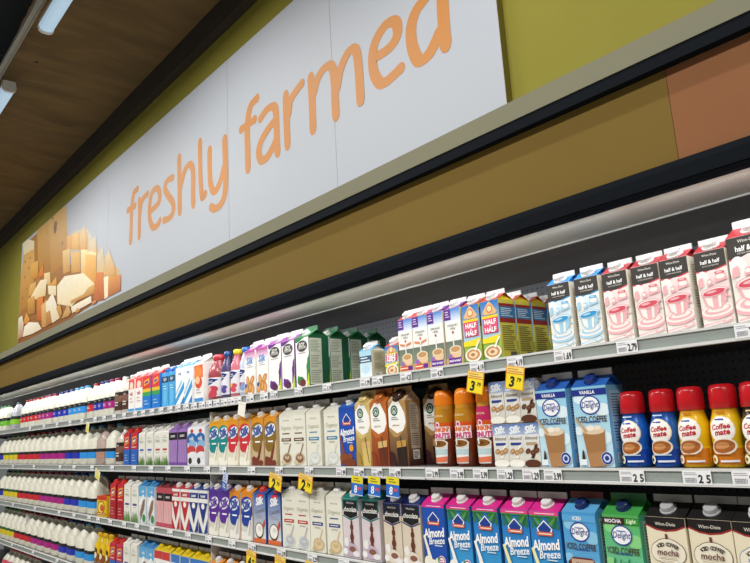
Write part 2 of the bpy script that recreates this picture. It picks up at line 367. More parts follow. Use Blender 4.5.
bl = [([(222, 145), (242, 128), (243, 190), (222, 192)], 'd98f3c', 'e6b468'), ([(243, 132), (269, 126), (269, 192), (243, 192)], 'd69a3c', 'ecc27a'),
 ([(272, 132), (290, 97), (302, 150), (300, 192), (272, 196)], 'd09440', 'd8c090'), ([(308, 160), (334, 140), (340, 212), (310, 206)], 'd8ac68', 'c9c0ac'),
 ([(338, 215), (362, 180), (372, 290), (340, 290)], 'd8b070', 'c8c0ae'), ([(370, 230), (386, 192), (411, 268), (410, 292), (372, 292)], 'd49844', 'cfc0a0'),
 ([(206, 198), (234, 188), (235, 276), (208, 288)], 'c99040', 'e9c888'), ([(238, 206), (273, 200), (275, 280), (240, 284)], 'c78a36', 'e8bc70'),
 ([(277, 192), (306, 194), (302, 292), (277, 284)], 'dca850', 'f4dfa8'), ([(296, 213), (336, 210), (336, 322), (292, 320)], 'cf8c30', 'ecb864'),
 ([(296, 210), (310, 198), (338, 204), (336, 216)], 'f0d090', 'f4dca4'),
 ([(336, 282), (366, 280), (370, 388), (324, 394)], 'a8521a', 'd98030'), ([(384, 298), (432, 290), (431, 352), (380, 378)], 'ac5c18', 'dd9440'), ([(366, 300), (384, 296), (382, 376), (369, 386)], 'f0dcb4', 'f2e2c4'),
 ([(184, 335), (214, 296), (288, 284), (331, 326), (326, 360), (266, 386), (240, 414), (186, 404)], 'e8d2a4', 'f5ecd4'),
 ([(331, 326), (328, 364), (270, 388), (240, 404), (236, 392), (288, 366), (306, 340)], 'b87c34', 'd8a860'),
 ([(84, 250), (112, 234), (112, 300), (86, 310)], 'b87c2c', 'd8a850'), ([(112, 290), (130, 252), (134, 290), (118, 305)], 'c8641c', 'e08a38'),
 ([(134, 285), (158, 280), (160, 330), (136, 325)], 'd8a650', 'f0d8a4'), ([(158, 330), (182, 298), (184, 330), (166, 345)], 'd08a2c', 'e8b054'),
 ([(80, 330), (104, 316), (100, 370), (74, 372)], 'c08838', 'd8ac60'), ([(78, 385), (120, 312), (146, 306), (140, 372), (110, 386)], 'dcc08c', 'f0e2c2'),
 ([(70, 385), (98, 372), (100, 440), (72, 448)], 'a06a24', 'd09c48'), ([(108, 380), (132, 372), (130, 470), (108, 466)], 'b85a1e', 'dc8438'),
 ([(124, 410), (146, 386), (142, 494), (126, 494)], 'c08a40', 'e0b878'), ([(142, 400), (168, 360), (182, 400), (196, 458), (168, 478), (144, 462)], 'e0cca4', 'f6eedc'),
 ([(150, 332), (182, 334), (182, 372), (152, 366)], 'e2cc9c', 'f2e6c8'), ([(182, 420), (196, 400), (206, 440), (196, 462)], 'b87a34', 'd4a054'),
 ([(200, 462), (228, 404), (240, 436), (230, 452)], 'b88440', 'dcb878'), ([(240, 415), (318, 372), (320, 398), (244, 440)], 'e2d0ae', 'f3ead6'),
 ([(256, 434), (266, 418), (276, 430), (262, 440)], 'b87a34', 'd4a054'), ([(140, 440), (158, 428), (166, 478), (144, 490)], 'a86c30', 'c89050'),
 ([(55, 478), (66, 436), (80, 464), (70, 486)], 'c07c28', 'e0a850'), ([(36, 460), (50, 448), (56, 480), (52, 530), (32, 545)], 'b08050', 'e8dcc8'),
 ([(58, 492), (78, 474), (112, 476), (126, 500), (90, 520), (52, 532)], 'e4d4b4', 'f4ecdc'), ([(320, 396), (340, 388), (338, 400), (322, 408)], 'b06a40', 'd09060')]
for b in bl: cp(*b)
rel(k.build('cheese_photo_print', M['print_']), sg)

# ------------------------------------------------------------------ ceiling fixtures over the aisle
for i, x in enumerate(FIX_X):
    f = empty('fluorescent_fixture', (x-.61, FIX_Y, FIX_Z))
    tag(f, ['white fluorescent ceiling fixture past the peach fascia panel', 'white fluorescent ceiling fixture above the half and half cartons', 'white fluorescent fixture above the letters of the sign, on the steel channel', 'white fluorescent fixture, next beyond the one above the sign letters', 'white fluorescent ceiling fixture at the milk jug end of the aisle'][i], 'ceiling light', 'fluorescent fixtures over the aisle')
    k = MB(); k.prism([(-.042, -.005), (-.034, .035), (.034, .035), (.042, -.005)], -.61, .61); k.build('housing', M['white'], f)
    k = MB(); k.prism([(-.038, -.005), (.038, -.005), (.033, -.026), (.016, -.036), (-.016, -.036), (-.033, -.026)], -.595, .595); k.build('lens', M['lens'], f)
    for s in (-1, 1):
        k = MB(); k.prism([(-.043, -.006), (.043, -.006), (.037, -.03), (.018, -.041), (-.018, -.041), (-.037, -.03)], s*.595, s*.615); k.build('end_cap', M['white'], f)
    for s in (-.4, .4): simple('hanger', (s-.006, -.006, .035), (s+.006, .006, .135), M['galv'], f)
rail = empty('strut_channel', (-4, .862, H+2.335))
tag(rail, 'galvanised steel strut channel carrying the aisle lights', 'channel')
simple('channel_web', (-7, -.016, .012), (7, .016, .015), M['galv'], rail)
for s in (-1, 1): simple('channel_flange', (-7, s*.016-.0015, -.012), (7, s*.016+.0015, .015), M['galv'], rail)

# ------------------------------------------------------------------ refrigerated cases
SH = {1: H+.175, 2: H-.127, 3: H-.437, 4: H-.757, 5: H-1.09}      # shelf tops
SEC = 1.50; J0 = -1.63                                            # shelf joint seen below the bottled coffee
BACK = 2.04
def case_unit(x1, label, top=H+.12):
    x0 = x1-2*SEC
    c = empty('refrigerated_case', ((x0+x1)/2, 1.8, 0)); tag(c, label, 'refrigerated case', 'open refrigerated cases along the wall')
    P = lambda o: rel(o, c)
    P(simple('base_cabinet', (x0, 1.50, 0), (x1, 2.12, .42), M['black']))
    P(simple('back_panel', (x0, BACK, .42), (x1, BACK+.02, H+.50), M['perf']))
    k = MB(); k.box((x0, 1.545, H+.5005), (x1, 1.73, H+.53)); P(k.build('air_grille', M['honey']))
    k = MB(); k.prism([(1.73, H+.4965), (1.736, H+.4965), (1.736, H+.53), (1.73, H+.53)], x0, x1); P(k.build('grille_lip', M['white']))
    k = MB(); k.prism([(1.736, H+.505), (1.80, H+.535), (BACK, H+.475), (BACK, H+.485), (1.80, H+.555), (1.736, H+.53)], x0, x1); P(k.build('case_top', M['inner']))
    px_ = x1-.007 if top > H-.3 else x_at(28.9, 1.60, SH[4]+.15)
    P(simple('partition', (px_, 1.575, SH[4]+.001 if top < H-.3 else .42), (px_+.006, BACK-.001, top), M['white']))
    for s, z in SH.items():
        for j in range(2):
            a, b = x0+SEC*j+.003, x0+SEC*(j+1)-.003
            sh = P(simple('shelf', (a, 1.556, z-.022), (b, BACK-.01, z), M['shelf']))
            k = MB()
            y = 1.545; k.prism([(y+.004, z-.035), (y, z-.0375), (y-.002, z-.037), (y-.002, z-.031), (y+.001, z-.030), (y+.004, z-.030), (y+.004, z-.006), (y+.001, z-.006), (y-.002, z-.005), (y-.002, z+.0005), (y+.011, z+.0005), (y+.011, z-.0375)], a, b)
            o = k.build('price_channel', M['chan']); rel(o, c); o.parent = sh; o.matrix_parent_inverse = Matrix.Identity(4)
            o = simple('channel_insert', (a+.001, y+.002, z-.0295), (b-.001, y+.0055, z-.0065), M['insert']); o.parent = sh
            for xx in (a+.001, b-.006):
                k = MB(); k.prism([(1.88, z-.022), (BACK-.011, z-.022), (BACK-.011, z-.060), (1.97, z-.050), (1.88, z-.028)], xx, xx+.005)
                o = k.build('bracket', M['shelf']); o.parent = sh
    return c
X1 = J0+SEC
case_unit(X1+2*SEC, 'open refrigerated case beyond the pink half and half cartons')
case_unit(X1, 'open refrigerated dairy case holding coffee creamers and almond milk')
case_unit(X1-2*SEC, 'open refrigerated dairy case between the creamers and the gallon jugs')
case_unit(X1-4*SEC, 'open refrigerated dairy case holding the plain gallon milk jugs', top=SH[4]+.24)

# ------------------------------------------------------------------ product builders
KIND = {}
def reg(name, root, w, h, desc, short, cat): KIND[name] = dict(root=root, w=w, h=h, desc=desc, short=short, cat=cat, used=False)
def finish(root):
    KIDS[root.name] = [o for o in bpy.data.objects if o.parent == root]
def carton(name, oname, w, h, base, roof, cap, design, desc, short, side=None, fin='d8d6d2', d=None, hg=None, cr=.016, sideroof=None, capz=.5, roofdes=None):
    d = d or w; hg = hg or .30*d; root = empty(oname); B = lin(base); R_ = lin(roof); SR = lin(sideroof or roof)
    e = .0015; a, b = w/2, d/2
    ring = [(-a+e, -b), (a-e, -b), (a, -b+e), (a, b-e), (a-e, b), (-a+e, b), (-a, b-e), (-a, -b+e)]
    k = MB(); k.grid([[(x, y, 0) for x, y in ring], [(x, y, h) for x, y in ring]], B, closed=True); k.poly([(x, y, 0) for x, y in ring[::-1]], B)
    k.build('body', M['board'], root)
    k = MB(); z2 = h+hg; i = a-.42*b
    k.poly([(-a, -b, h), (a, -b, h), (a, -.0015, z2), (-a, -.0015, z2)], R_); k.poly([(a, b, h), (-a, b, h), (-a, .0015, z2), (a, .0015, z2)], R_)
    for s in (1, -1):
        q = [(s*a, -b, h), (s*a, b, h), (s*i, 0, z2-.002)]; k.poly(q if s > 0 else q[::-1], SR)
        q = [(s*a, -b, h), (s*i, 0, z2-.002), (s*a, -.0015, z2)]; k.poly(q if s > 0 else q[::-1], R_)
        q = [(s*a, b, h), (s*a, .0015, z2), (s*i, 0, z2-.002)]; k.poly(q if s > 0 else q[::-1], R_)
    k.build('gable_top', M['board'], root)
    fh = .0165 if w > .08 else .013
    k = MB(); k.box((-a+.001, -.0018, z2-.001), (a-.001, .0018, z2+fh), lin(fin)); k.build('top_fin', M['board'], root)
    if cap:
        n = Vector((0, -hg, b)).normalized(); p = Vector((0, -b*(1-capz), h+hg*capz)); C = lin(cap)
        k = MB(); t = Vector((1, 0, 0)); u = n.cross(t); rows = []
        for hh, rr_ in ((-.001, cr*1.22), (.003, cr*1.22), (.0035, cr), (.013, cr*.97), (.0148, cr*.86)):
            rows.append([tuple(p+n*hh+t*rr_*math.cos(q*math.pi/9)+u*rr_*math.sin(q*math.pi/9)) for q in range(18)])
        k.grid(rows, C, closed=True); k.poly(rows[-1], C); k.build('cap', M['plastic'], root)
    p = Print(w, h, lambda x, z, l: (x, -b-l, z)); design(p); k = p.mb
    q = Print(d, h, lambda x, z, l: (a+l, x, z))
    (side or (lambda q: facts(q, base, 'dedcd0' if lum(base) < .75 else None)))(q)
    root_p = k.build('printed_front', M['board'], root); q.mb.build('printed_side', M['board'], root)
    finish(root); reg(name, root, w, h, desc, short, 'carton')
def lum(c): l = lin(c); return .2*l[0]+.7*l[1]+.1*l[2]
def bottle(name, oname, prof, capprof, design, desc, short, sy=1, capc='c01820', zr=(.02, .12), cat='bottle', ridges=False):
    root = empty(oname); prof = [(p[0], p[1], lin(p[2])) for p in prof]
    k = MB(); k.lathe(prof, 28, sy); k.build('body', M['plastic'], root, True)
    k = MB(); k.lathe(capprof, 24, sy, lin(capc)); k.build('cap', M['plastic'], root, True)
    zs = [p[0] for p in prof]; rs = [p[1] for p in prof]; h = zr[1]-zr[0]; R0 = max(rs)
    def fm(x, z, l):
        r = float(np.interp(zr[0]+z, zs, rs)); th = x/R0; return ((r+l+.0004)*math.sin(th), -sy*(r+l+.0004)*math.cos(th), zr[0]+z)
    p = Print(R0*2.5, h, fm, eps=.0003, cell=.005); design(p); p.mb.build('printed_label', M['plastic'], root)
    finish(root); reg(name, root, 2*R0, capprof[-1][0], desc, short, cat)
def sq(hx, hy, n=32, e=4, cy=0):
    out = []
    for j in range(n):
        a = 2*math.pi*j/n; c, s = math.cos(a), math.sin(a); r = (abs(c)**e+abs(s)**e)**(-1/e); out.append((hx*r*c, cy+hy*r*s))
    return out
def jug(name, oname, w, h, capc, bands, desc, short, body=None, lab=(.034, .088), blk='17181c', lines=True):
    root = empty(oname); a = w/2
    lv = [(0, .93*a, 6), (.006, a, 6), (.40*h, a, 6), (.44*h, .985*a, 5.5), (.60*h, .97*a, 5), (.70*h, .86*a, 4), (.79*h, .66*a, 3), (.86*h, .44*a, 2.4), (.905*h, .021, 2), (.945*h, .0185, 2)]
    k = MB(); rows = [[(x, y, z) for x, y in sq(r, r, 32, e)] for z, r, e in lv]; k.grid(rows, lin(body or 'f0efe2'), closed=True); k.poly(rows[0][::-1], lin(body or 'f0efe2')); k.poly(rows[-1])
    k.build('body', M['plastic'] if body else M['milk'], root, True)
    k = MB(); k.lathe([(.935*h, .0195), (.94*h, .0205), (.985*h, .0205), (h, .018)], 18, 1, lin(capc)); k.build('cap', M['plastic'], root, True)
    k = MB(); k.tube([(.012, .004, .90*h), (.40*a, .012, .885*h), (.78*a, .02, .80*h), (.93*a, .02, .68*h), (.90*a, .02, .56*h)], .0105, 8, lin(body or 'f0efe2')); k.build('handle', M['plastic'] if body else M['milk'], root, True)
    z0, z1 = lab; k = MB()
    for va, vb, c in bands:
        za, zb = z0+(z1-z0)*va, z0+(z1-z0)*vb; n = max(1, int((zb-za)/.02)+1)
        def ring(z):
            r = float(np.interp(z, [q[0] for q in lv], [q[1] for q in lv])); e = float(np.interp(z, [q[0] for q in lv], [q[2] for q in lv])); return [(x, y, z) for x, y in sq(r+.0009, r+.0009, 32, e)]
        k.grid([ring(za+(zb-za)*t/n) for t in range(n+1)], lin(c), closed=True)
    if lines:
        p = Print(w*.7, z1-z0, lambda x, z, l: (x, -a-.0016-l, z0+z)); p.lines(-.35, .38, .22, .5, 2, 'e6e2dc', .4, seed=len(name)); p.lines(-.2, .25, .76, .92, 1, 'b8b6b0', .4, seed=3)
        i = len(k.v); k.v += p.mb.v; k.c += p.mb.c; k.f += [tuple(i+q for q in f) for f in p.mb.f]
    k.build('label_band', M['board'], root)
    finish(root); reg(name, root, w, h, desc, short, 'milk jug')
def brick(name, oname, w, d, h, base, design, desc, short, side=None, top=None, cat='carton'):
    root = empty(oname); e = .0015; a, b = w/2, d/2
    ring = [(-a+e, -b), (a-e, -b), (a, -b+e), (a, b-e), (a-e, b), (-a+e, b), (-a, b-e), (-a, -b+e)]
    k = MB(); k.grid([[(x, y, 0) for x, y in ring], [(x, y, h) for x, y in ring]], lin(base), closed=True); k.poly([(x, y, 0) for x, y in ring[::-1]], lin(base)); k.poly([(x, y, h) for x, y in ring], lin(top or base)); k.build('body', M['board'], root)
    k = MB(); k.box((-a+.002, -.004, h), (a-.002, .004, h+.0012), lin(top or base)); k.build('top_seam', M['board'], root)
    p = Print(w, h, lambda x, z, l: (x, -b-l, z)); design(p); p.mb.build('printed_front', M['board'], root)
    q = Print(d, h, lambda x, z, l: (a+l, x, z)); (side or (lambda q: facts(q, base)))(q); q.mb.build('printed_side', M['board'], root)
    finish(root); reg(name, root, w, h, desc, short, cat)

# ------------------------------------------------------------------ designs
def d_hh(c, lt, big=False):
    md = 'f9e4e4' if c == P_ else 'ddeef8'
    def f(p):
        p.r(-.5, 0, .5, 1, 'f7f1ea')
        p.g([(-.5, .73), (0, .715), (.5, .765), (.5, 1), (-.5, 1)], c); p.g([(-.5, .75), (0, .735), (.5, .785), (.5, 1), (-.5, 1)], '403c39')
        p.t('Winn-Dixie', 0, .945, .07, 'e8e4dc', .01); p.t('half & half', 0, .855, .12, 'ffffff', .025, mw=.62); p.t('ULTRA PASTEURIZED', 0, .80, .04, 'cfc8c0')
        p.e(.03, .56, .47, .44, md); p.e(-.30, .62, .2, .3, 'fbf6f2')
        p.e(.02, .20, .58, .25, lt, .10); p.e(.02, .215, .52, .20, 'f9f0ec', .10); p.e(.02, .22, .42, .14, lt, .10); p.e(.04, .23, .34, .10, 'f9f0ec', .10)     # saucer
        p.g([(-.42, .44), (.42, .47), (.34, .32), (.18, .23), (-.14, .22), (-.32, .29)], lt); p.g([(-.34, .43), (-.1, .42), (-.08, .24), (-.25, .29)], 'fbf4f0'); p.g([(.1, .42), (.2, .43), (.16, .25), (.08, .24)], 'fbf4f0')
        p.e(.0, .45, .43, .155, lt, .10); p.e(.0, .45, .38, .125, 'fbf2ee', .10); p.e(.0, .445, .36, .10, c, .10); p.e(-.08, .452, .17, .04, lt, .10)
        p.e(.45, .42, .15, .15, lt, inner=.65)
        p.g([(.06, .56), (.46, .59), (.42, .67), (.36, .70), (.12, .68)], lt); p.e(.27, .635, .15, .08, 'faf2ee'); p.e(.26, .69, .16, .045, c, inner=.65)
        p.g([(-.46, .52), (-.30, .54), (-.28, .66), (-.42, .64)], lt); p.g([(-.18, .53), (.0, .55), (-.02, .63), (-.15, .62)], lt); p.e(-.09, .585, .06, .05, 'fbf4f0')
        p.e(.32, .075, .20, .055, lt, .3); p.e(.32, .075, .12, .025, 'f9f0ec', .3); p.g([(-.45, .02), (.18, .06), (.18, .075), (-.45, .04)], lt)
    return f
P_, PL_ = 'dd5468', 'f2b7bd'
carton('hh_pink', 'half_and_half_carton', .070, .172, 'f2ece2', 'a82f38', 'e9e7e6', d_hh(P_, PL_), 'pink half and half carton', 'pink half and half cartons', side=lambda q: facts(q, 'efe9dc', 'e4ddcc'))
carton('hh_big', 'half_and_half_carton', .095, .188, 'f2ece2', 'a82f38', 'e9e7e6', d_hh(P_, PL_), 'larger pink half and half carton', 'larger pink half and half carton', cr=.017)
carton('hh_blue', 'half_and_half_carton', .070, .176, 'f2ece2', '2b7fc4', 'e9e7e6', d_hh('2f9bd8', 'a9d6ee'), 'blue half and half carton', 'blue half and half cartons', side=lambda q: facts(q, 'efe9dc', 'e4ddcc'))
def d_lol(p):
    p.r(-.5, .28, .5, 1, 'bfe3f0', '1d6fc0'); p.r(-.5, 0, .5, .30, '6aa33c', 'a6cc5a')
    p.e(0, .80, .40, .12, '3f8f46'); p.g([(-.40, .80), (-.16, .93), (0, .99), (.16, .93), (.40, .80), (.3, .76), (-.3, .76)], 'e6b886'); p.e(0, .86, .17, .17, 'd8552e'); p.e(0, .86, .13, .13, 'f0d8a0')
    p.r(-.44, .70, .44, .745, 'f4d22a'); p.r(-.40, .44, .40, .70, 'd52a55'); p.r(-.37, .45, .37, .69, 'e4537a')
    p.t('HALF', 0, .635, .19, 'ffffff', .04); p.t('&', 0, .565, .09, 'ffe9ee', .03); p.t('HALF', 0, .50, .19, 'ffffff', .04)
    p.g([(-.5, .36), (.5, .40), (.5, .34), (.3, .27), (-.5, .28)], 'f6de2c')
    p.e(.02, .12, .47, .30, 'f6efe4'); p.e(.02, .125, .38, .23, 'c98f58'); p.e(.02, .125, .26, .15, 'ead2b0'); p.e(.0, .125, .12, .07, 'b87840'); p.g([(.1, .2), (.38, .36), (.45, .36), (.2, .19)], 'fbf8f0')
def s_lol(q):
    q.r(-.5, 0, .5, 1, 'c8bb48'); q.r(-.5, .68, .5, .92, '2f6f9c'); q.r(-.5, .60, .5, .68, '8c2a24'); q.r(-.5, .88, .5, .93, '8c2a24'); q.lines(-.38, .38, .70, .86, 5, 'cfd8dc'); q.lines(-.4, .4, .12, .56, 12, '6e6838', .45, 3); q.r(.0, .03, .4, .11, '5a5648')
carton('lol', 'half_and_half_carton', .070, .172, 'cdbf4a', 'a33426', 'e9e7e6', d_lol, 'blue and yellow half and half carton with red name block', 'yellow-sided half and half cartons', side=s_lol, sideroof='d8c22a')
carton('lol_pint', 'half_and_half_carton', .070, .095, 'cdbf4a', 'b02a2e', 'e9e7e6', d_lol, 'short blue and yellow half and half pint carton', 'short half and half pint', side=s_lol)
def d_org(bot):
    def f(p):
        p.r(-.5, .40, .5, 1, 'f8f6f2'); p.r(-.5, .74, .5, 1, 'f2f6fa', '2f7fd2'); p.r(-.5, .80, -.08, 1, '5a2a8c'); p.lines(-.42, -.14, .84, .97, 3, 'd8c8ec', .4)
        p.t('ORGANIC', 0, .70, .10, '6a6a66', .01); p.t('valley', 0, .64, .11, '86807a', .01); p.e(0, .575, .06, .06, bot if bot != '5b1f92' else 'b0463a')
        if bot != '5b1f92': p.g([(-.4, .50), (0, .47), (.4, .51), (.4, .55), (0, .51), (-.4, .54)], 'e08a5a')
        p.r(-.5, .12, .5, .42, '8a9a80', '6c776c'); p.r(-.03, .3, .04, .52, 'f4f2ee'); p.e(.08, .20, .36, .30, 'e9c9a0'); p.e(.08, .27, .36, .17, 'f0dcc0'); p.e(.08, .27, .28, .12, 'c99a66')
        p.r(-.5, 0, .5, .12, 'd0a878'); p.e(-.25, .15, .13, .12, '9a6ac0'); p.e(-.1, .11, .1, .09, 'b87848')
        if bot == '5b1f92': p.r(-.36, .02, .42, .12, bot); p.t('HALF & HALF', .03, .07, .09, 'ffffff', .03, mw=.7)
        else: p.r(-.42, .02, .14, .10, 'd8542a'); p.r(.14, .02, .42, .10, '5b2a90'); p.lines(-.4, .1, .04, .09, 1, 'fae8d8', .4)
    return f
carton('org_purple', 'creamer_carton', .070, .174, 'd8c8a8', '6a2a86', 'e9e7e6', d_org('5b1f92'), 'white creamer carton with purple corner and purple foot bar', 'purple-footed creamer cartons')
carton('org_orange', 'creamer_carton', .070, .174, 'd8c8a8', 'b03a34', 'e9e7e6', d_org('d8662a'), 'white creamer carton with purple corner and orange foot', 'orange-footed creamer cartons')
def d_pintblue(p):
    p.r(-.5, 0, .5, 1, 'e8f2f6', 'a8d8ec'); p.r(-.5, .55, .5, .8, '3a5a78'); p.lines(-.4, .4, .57, .78, 2, 'e8f0f4', .4); p.e(0, .3, .3, .2, 'bfe0f0')
carton('pint_blue', 'creamer_carton', .066, .095, 'c8c2ac', '3f9ad0', 'e9e7e6', d_pintblue, 'short pale blue pint creamer carton', 'short pale blue pint', side=lambda q: facts(q, 'c9c3ae', 'bdb69e', '6c6858'), sideroof='d8d4c4')
def d_soy(c):
    def f(p):
        p.r(-.5, 0, .5, 1, 'fbfaf8'); p.g([(-.4, .90), (.2, .99), (.5, .99), (.5, 1), (-.5, 1), (-.5, .92)], c); p.e(0, .82, .40, .24, '46413e'); p.t('SOY', 0, .85, .16, 'f2f0ec', .03); p.t('DREAM', 0, .79, .12, 'dcd8d2', .02); p.lines(-.3, .3, .65, .71, 1, 'b8b2b8')
        p.g([(.30, .1), (.5, .1), (.5, .62), (.38, .55), (.32, .35)], c); p.e(.42, .38, .12, .2, c); p.e(-.15, .12, .26, .18, c); p.e(.0, .08, .22, .16, '5a2a48' if c != '2e8a48' else '7a2a3a'); p.e(-.3, .18, .08, .1, c)
        p.g([(.3, 0), (.5, 0), (.5, .3), (.42, .2)], 'c8da2a')
    return f
carton('soy_green', 'soy_milk_carton', .095, .196, '1f6a3e', '2b7a42', 'e9e7e6', d_soy('2e8a48'), 'white and green soy milk carton with nutrition side panel', 'green soy cartons', side=lambda q: (q.r(-.5, 0, .5, 1, '1a5236'), q.r(-.47, .03, .14, .96, 'c2c6b2'), q.lines(-.42, .09, .68, .93, 8, '7c826e', .4), q.lines(-.42, .09, .36, .62, 8, '7c826e', .4, 2), q.lines(-.42, .09, .06, .32, 7, '7c826e', .4, 3)), sideroof='174a2c', fin='3a6a48')
carton('soy_purple', 'soy_milk_carton', .095, .196, 'e8dcf0', '8a3a8c', 'e9e7e6', d_soy('6a2f88'), 'white soy milk carton with purple splash', 'purple soy cartons', side=lambda q: facts(q, '8a4a9c', 'e8e4ec'))
def d_almondorange(p):
    p.r(-.5, 0, .5, 1, 'fbf8f6'); p.r(-.5, .80, .5, 1, 'f4dcec', 'b0288a'); p.t('Silk', 0, .77, .30, '4a8ad0', .03, .2); p.lines(-.25, .3, .6, .68, 2, 'b0a8c0')
    for u, v, r in ((-.2, .30, .5), (.2, .32, -.5), (.0, .16, .2), (.25, .12, .6), (-.28, .12, -.2)): p.e(u, v, .25, .15, 'c8823a', 1.2+r); p.e(u, v, .17, .08, 'e6b06a', 1.2+r)
    p.e(-.36, .2, .1, .1, '2a5aa8')
carton('almond_orange', 'almond_milk_carton', .095, .192, 'f4eee8', 'a83a9a', 'e9e7e6', d_almondorange, 'white almond milk carton with magenta roof and brown almonds', 'magenta-roofed almond cartons')
def sk(name, top, swoosh, bottom, pour, desc, short, roof=None, word='ffffff', cap='e8e6e4'):
    def f(p):
        p.r(-.5, 0, .5, 1, bottom); p.r(-.5, .80, .5, 1, top); p.e(0, .68, .60, .50, swoosh); p.e(-.08, .46, .40, .34, swoosh, .5); p.g([(.1, .62), (.5, .68), (.3, .34), (.02, .26)], swoosh); p.e(0, .735, .46, .26, 'eef2f8', .30); p.t('Silk', .0, .74, .36, swoosh if lum(swoosh) < .1 else '2a4a9a', .05, .25, rot=.22)
        p.lines(-.2, .25, .46, .54, 1, word, .4); p.g([(-.5, 0), (.3, 0), (.12, .1), (.35, .42), (.28, .44), (-.05, .16), (-.36, .20), (-.5, .16)], pour); p.e(-.12, .09, .28, .16, pour); p.e(.3, .06, .15, .12, pour)
    carton(name, 'soy_milk_carton', 0.095, .196, top, roof or top, cap, f, desc, short, side=lambda q: facts(q, bottom, 'e4e0d2'))
sk('silk_teal', 'e0a020', '14888a', 'e2e0cc', 'f3f1e2', 'yellow topped soy milk carton with teal swoosh', 'teal soy cartons')
sk('silk_red', 'e0941e', 'd0303a', 'e2dcc8', 'f3efe0', 'orange topped soy milk carton with red swoosh', 'red swoosh soy cartons')
sk('silk_brown', 'e0941e', '8a6a28', 'c9b48c', '7a3626', 'orange topped soy milk carton with chocolate pour', 'chocolate soy cartons')
sk('silk_purple', '4a2a8c', '5a2a96', 'd8d4c8', 'efece0', 'purple soy milk carton with white pour', 'purple swoosh soy cartons', roof='4a2a8c')
sk('silk_blue', 'e08a1e', '1f3f9c', 'd6d6d0', 'efece4', 'blue soy milk carton with orange roof', 'orange-roofed blue cartons', roof='e08a1e')
def d_coco(p):
    p.r(-.5, 0, .5, 1, 'e6e6e2', '2a5cae'); p.r(-.2, .93, .3, 1, 'd83a3a'); p.t('Silk', 0, .86, .30, 'f4f6fa', .05, .25, rot=.18); p.t('Coconut', .02, .66, .17, '6f7a86', .02, .2, rot=.2); p.lines(-.3, .34, .5, .58, 2, '9aa2a8')
    p.e(-.05, .25, .36, .34, '5a3a22'); p.e(-.05, .26, .30, .28, 'f6f4ee'); p.e(.0, .29, .14, .1, 'd6dcdc'); p.g([(.2, .35), (.42, .5), (.46, .4), (.3, .28)], 'c05030'); p.r(-.5, 0, .5, .09, 'd86a30')
carton('silk_coco', 'coconut_milk_carton', .095, .194, '24509c', '24509c', 'e0403a', d_coco, 'blue coconut milk carton with halved coconut', 'blue coconut cartons', side=lambda q: facts(q, '2a52a0', 'd8dad6'))
def d_organic(c, glass, tint):
    def f(p):
        p.r(-.5, 0, .5, 1, 'e9e7da'); p.t('Winn-Dixie', 0, .88, .07, '8a867a', .005); p.t('Organics', 0, .72, .15, '9a9c80', .0, .2); p.lines(-.28, .28, .6, .64, 1, c, .5); p.r(-.34, .47, .36, .53, c); p.lines(-.25, .28, .485, .515, 1, 'f4ead8', .5); p.lines(-.2, .22, .41, .45, 1, 'a8a698')
        p.e(.05, .14, .36, .24, tint); p.e(.05, .14, .28, .18, glass); p.e(.05, .16, .16, .08, tint); p.g([(.0, .16), (.06, .15), (.36, .42), (.31, .43)], glass); p.e(-.22, .06, .16, .1, tint)
    return f
for nm, c, gl, ti, ds, sh_ in (('org_brown', '5a3a22', '8a6242', 'cfc0a4', 'cream organic soy carton with brown name bar', 'brown-bar organic cartons'), ('org_blue', '3a86b0', 'e6e6e0', 'd2d6d2', 'cream organic soy carton with light blue name bar', 'light blue-bar organic cartons'), ('org_navy', '25408c', 'e2c9a0', 'c9b48a', 'cream organic soy carton with navy name bar', 'navy-bar organic cartons'), ('org_red', 'b8342c', 'b8bcc0', 'd0d4d6', 'cream organic soy carton with red name bar', 'red-bar organic cartons')):
    carton(nm, 'organic_soy_carton', .095, .202, 'e6e4d6', 'dedccc', 'e9e7e6', d_organic(c, gl, ti), ds, sh_, side=lambda q: facts(q, 'dfdccb', 'e8e6da', 'a09c8c'))
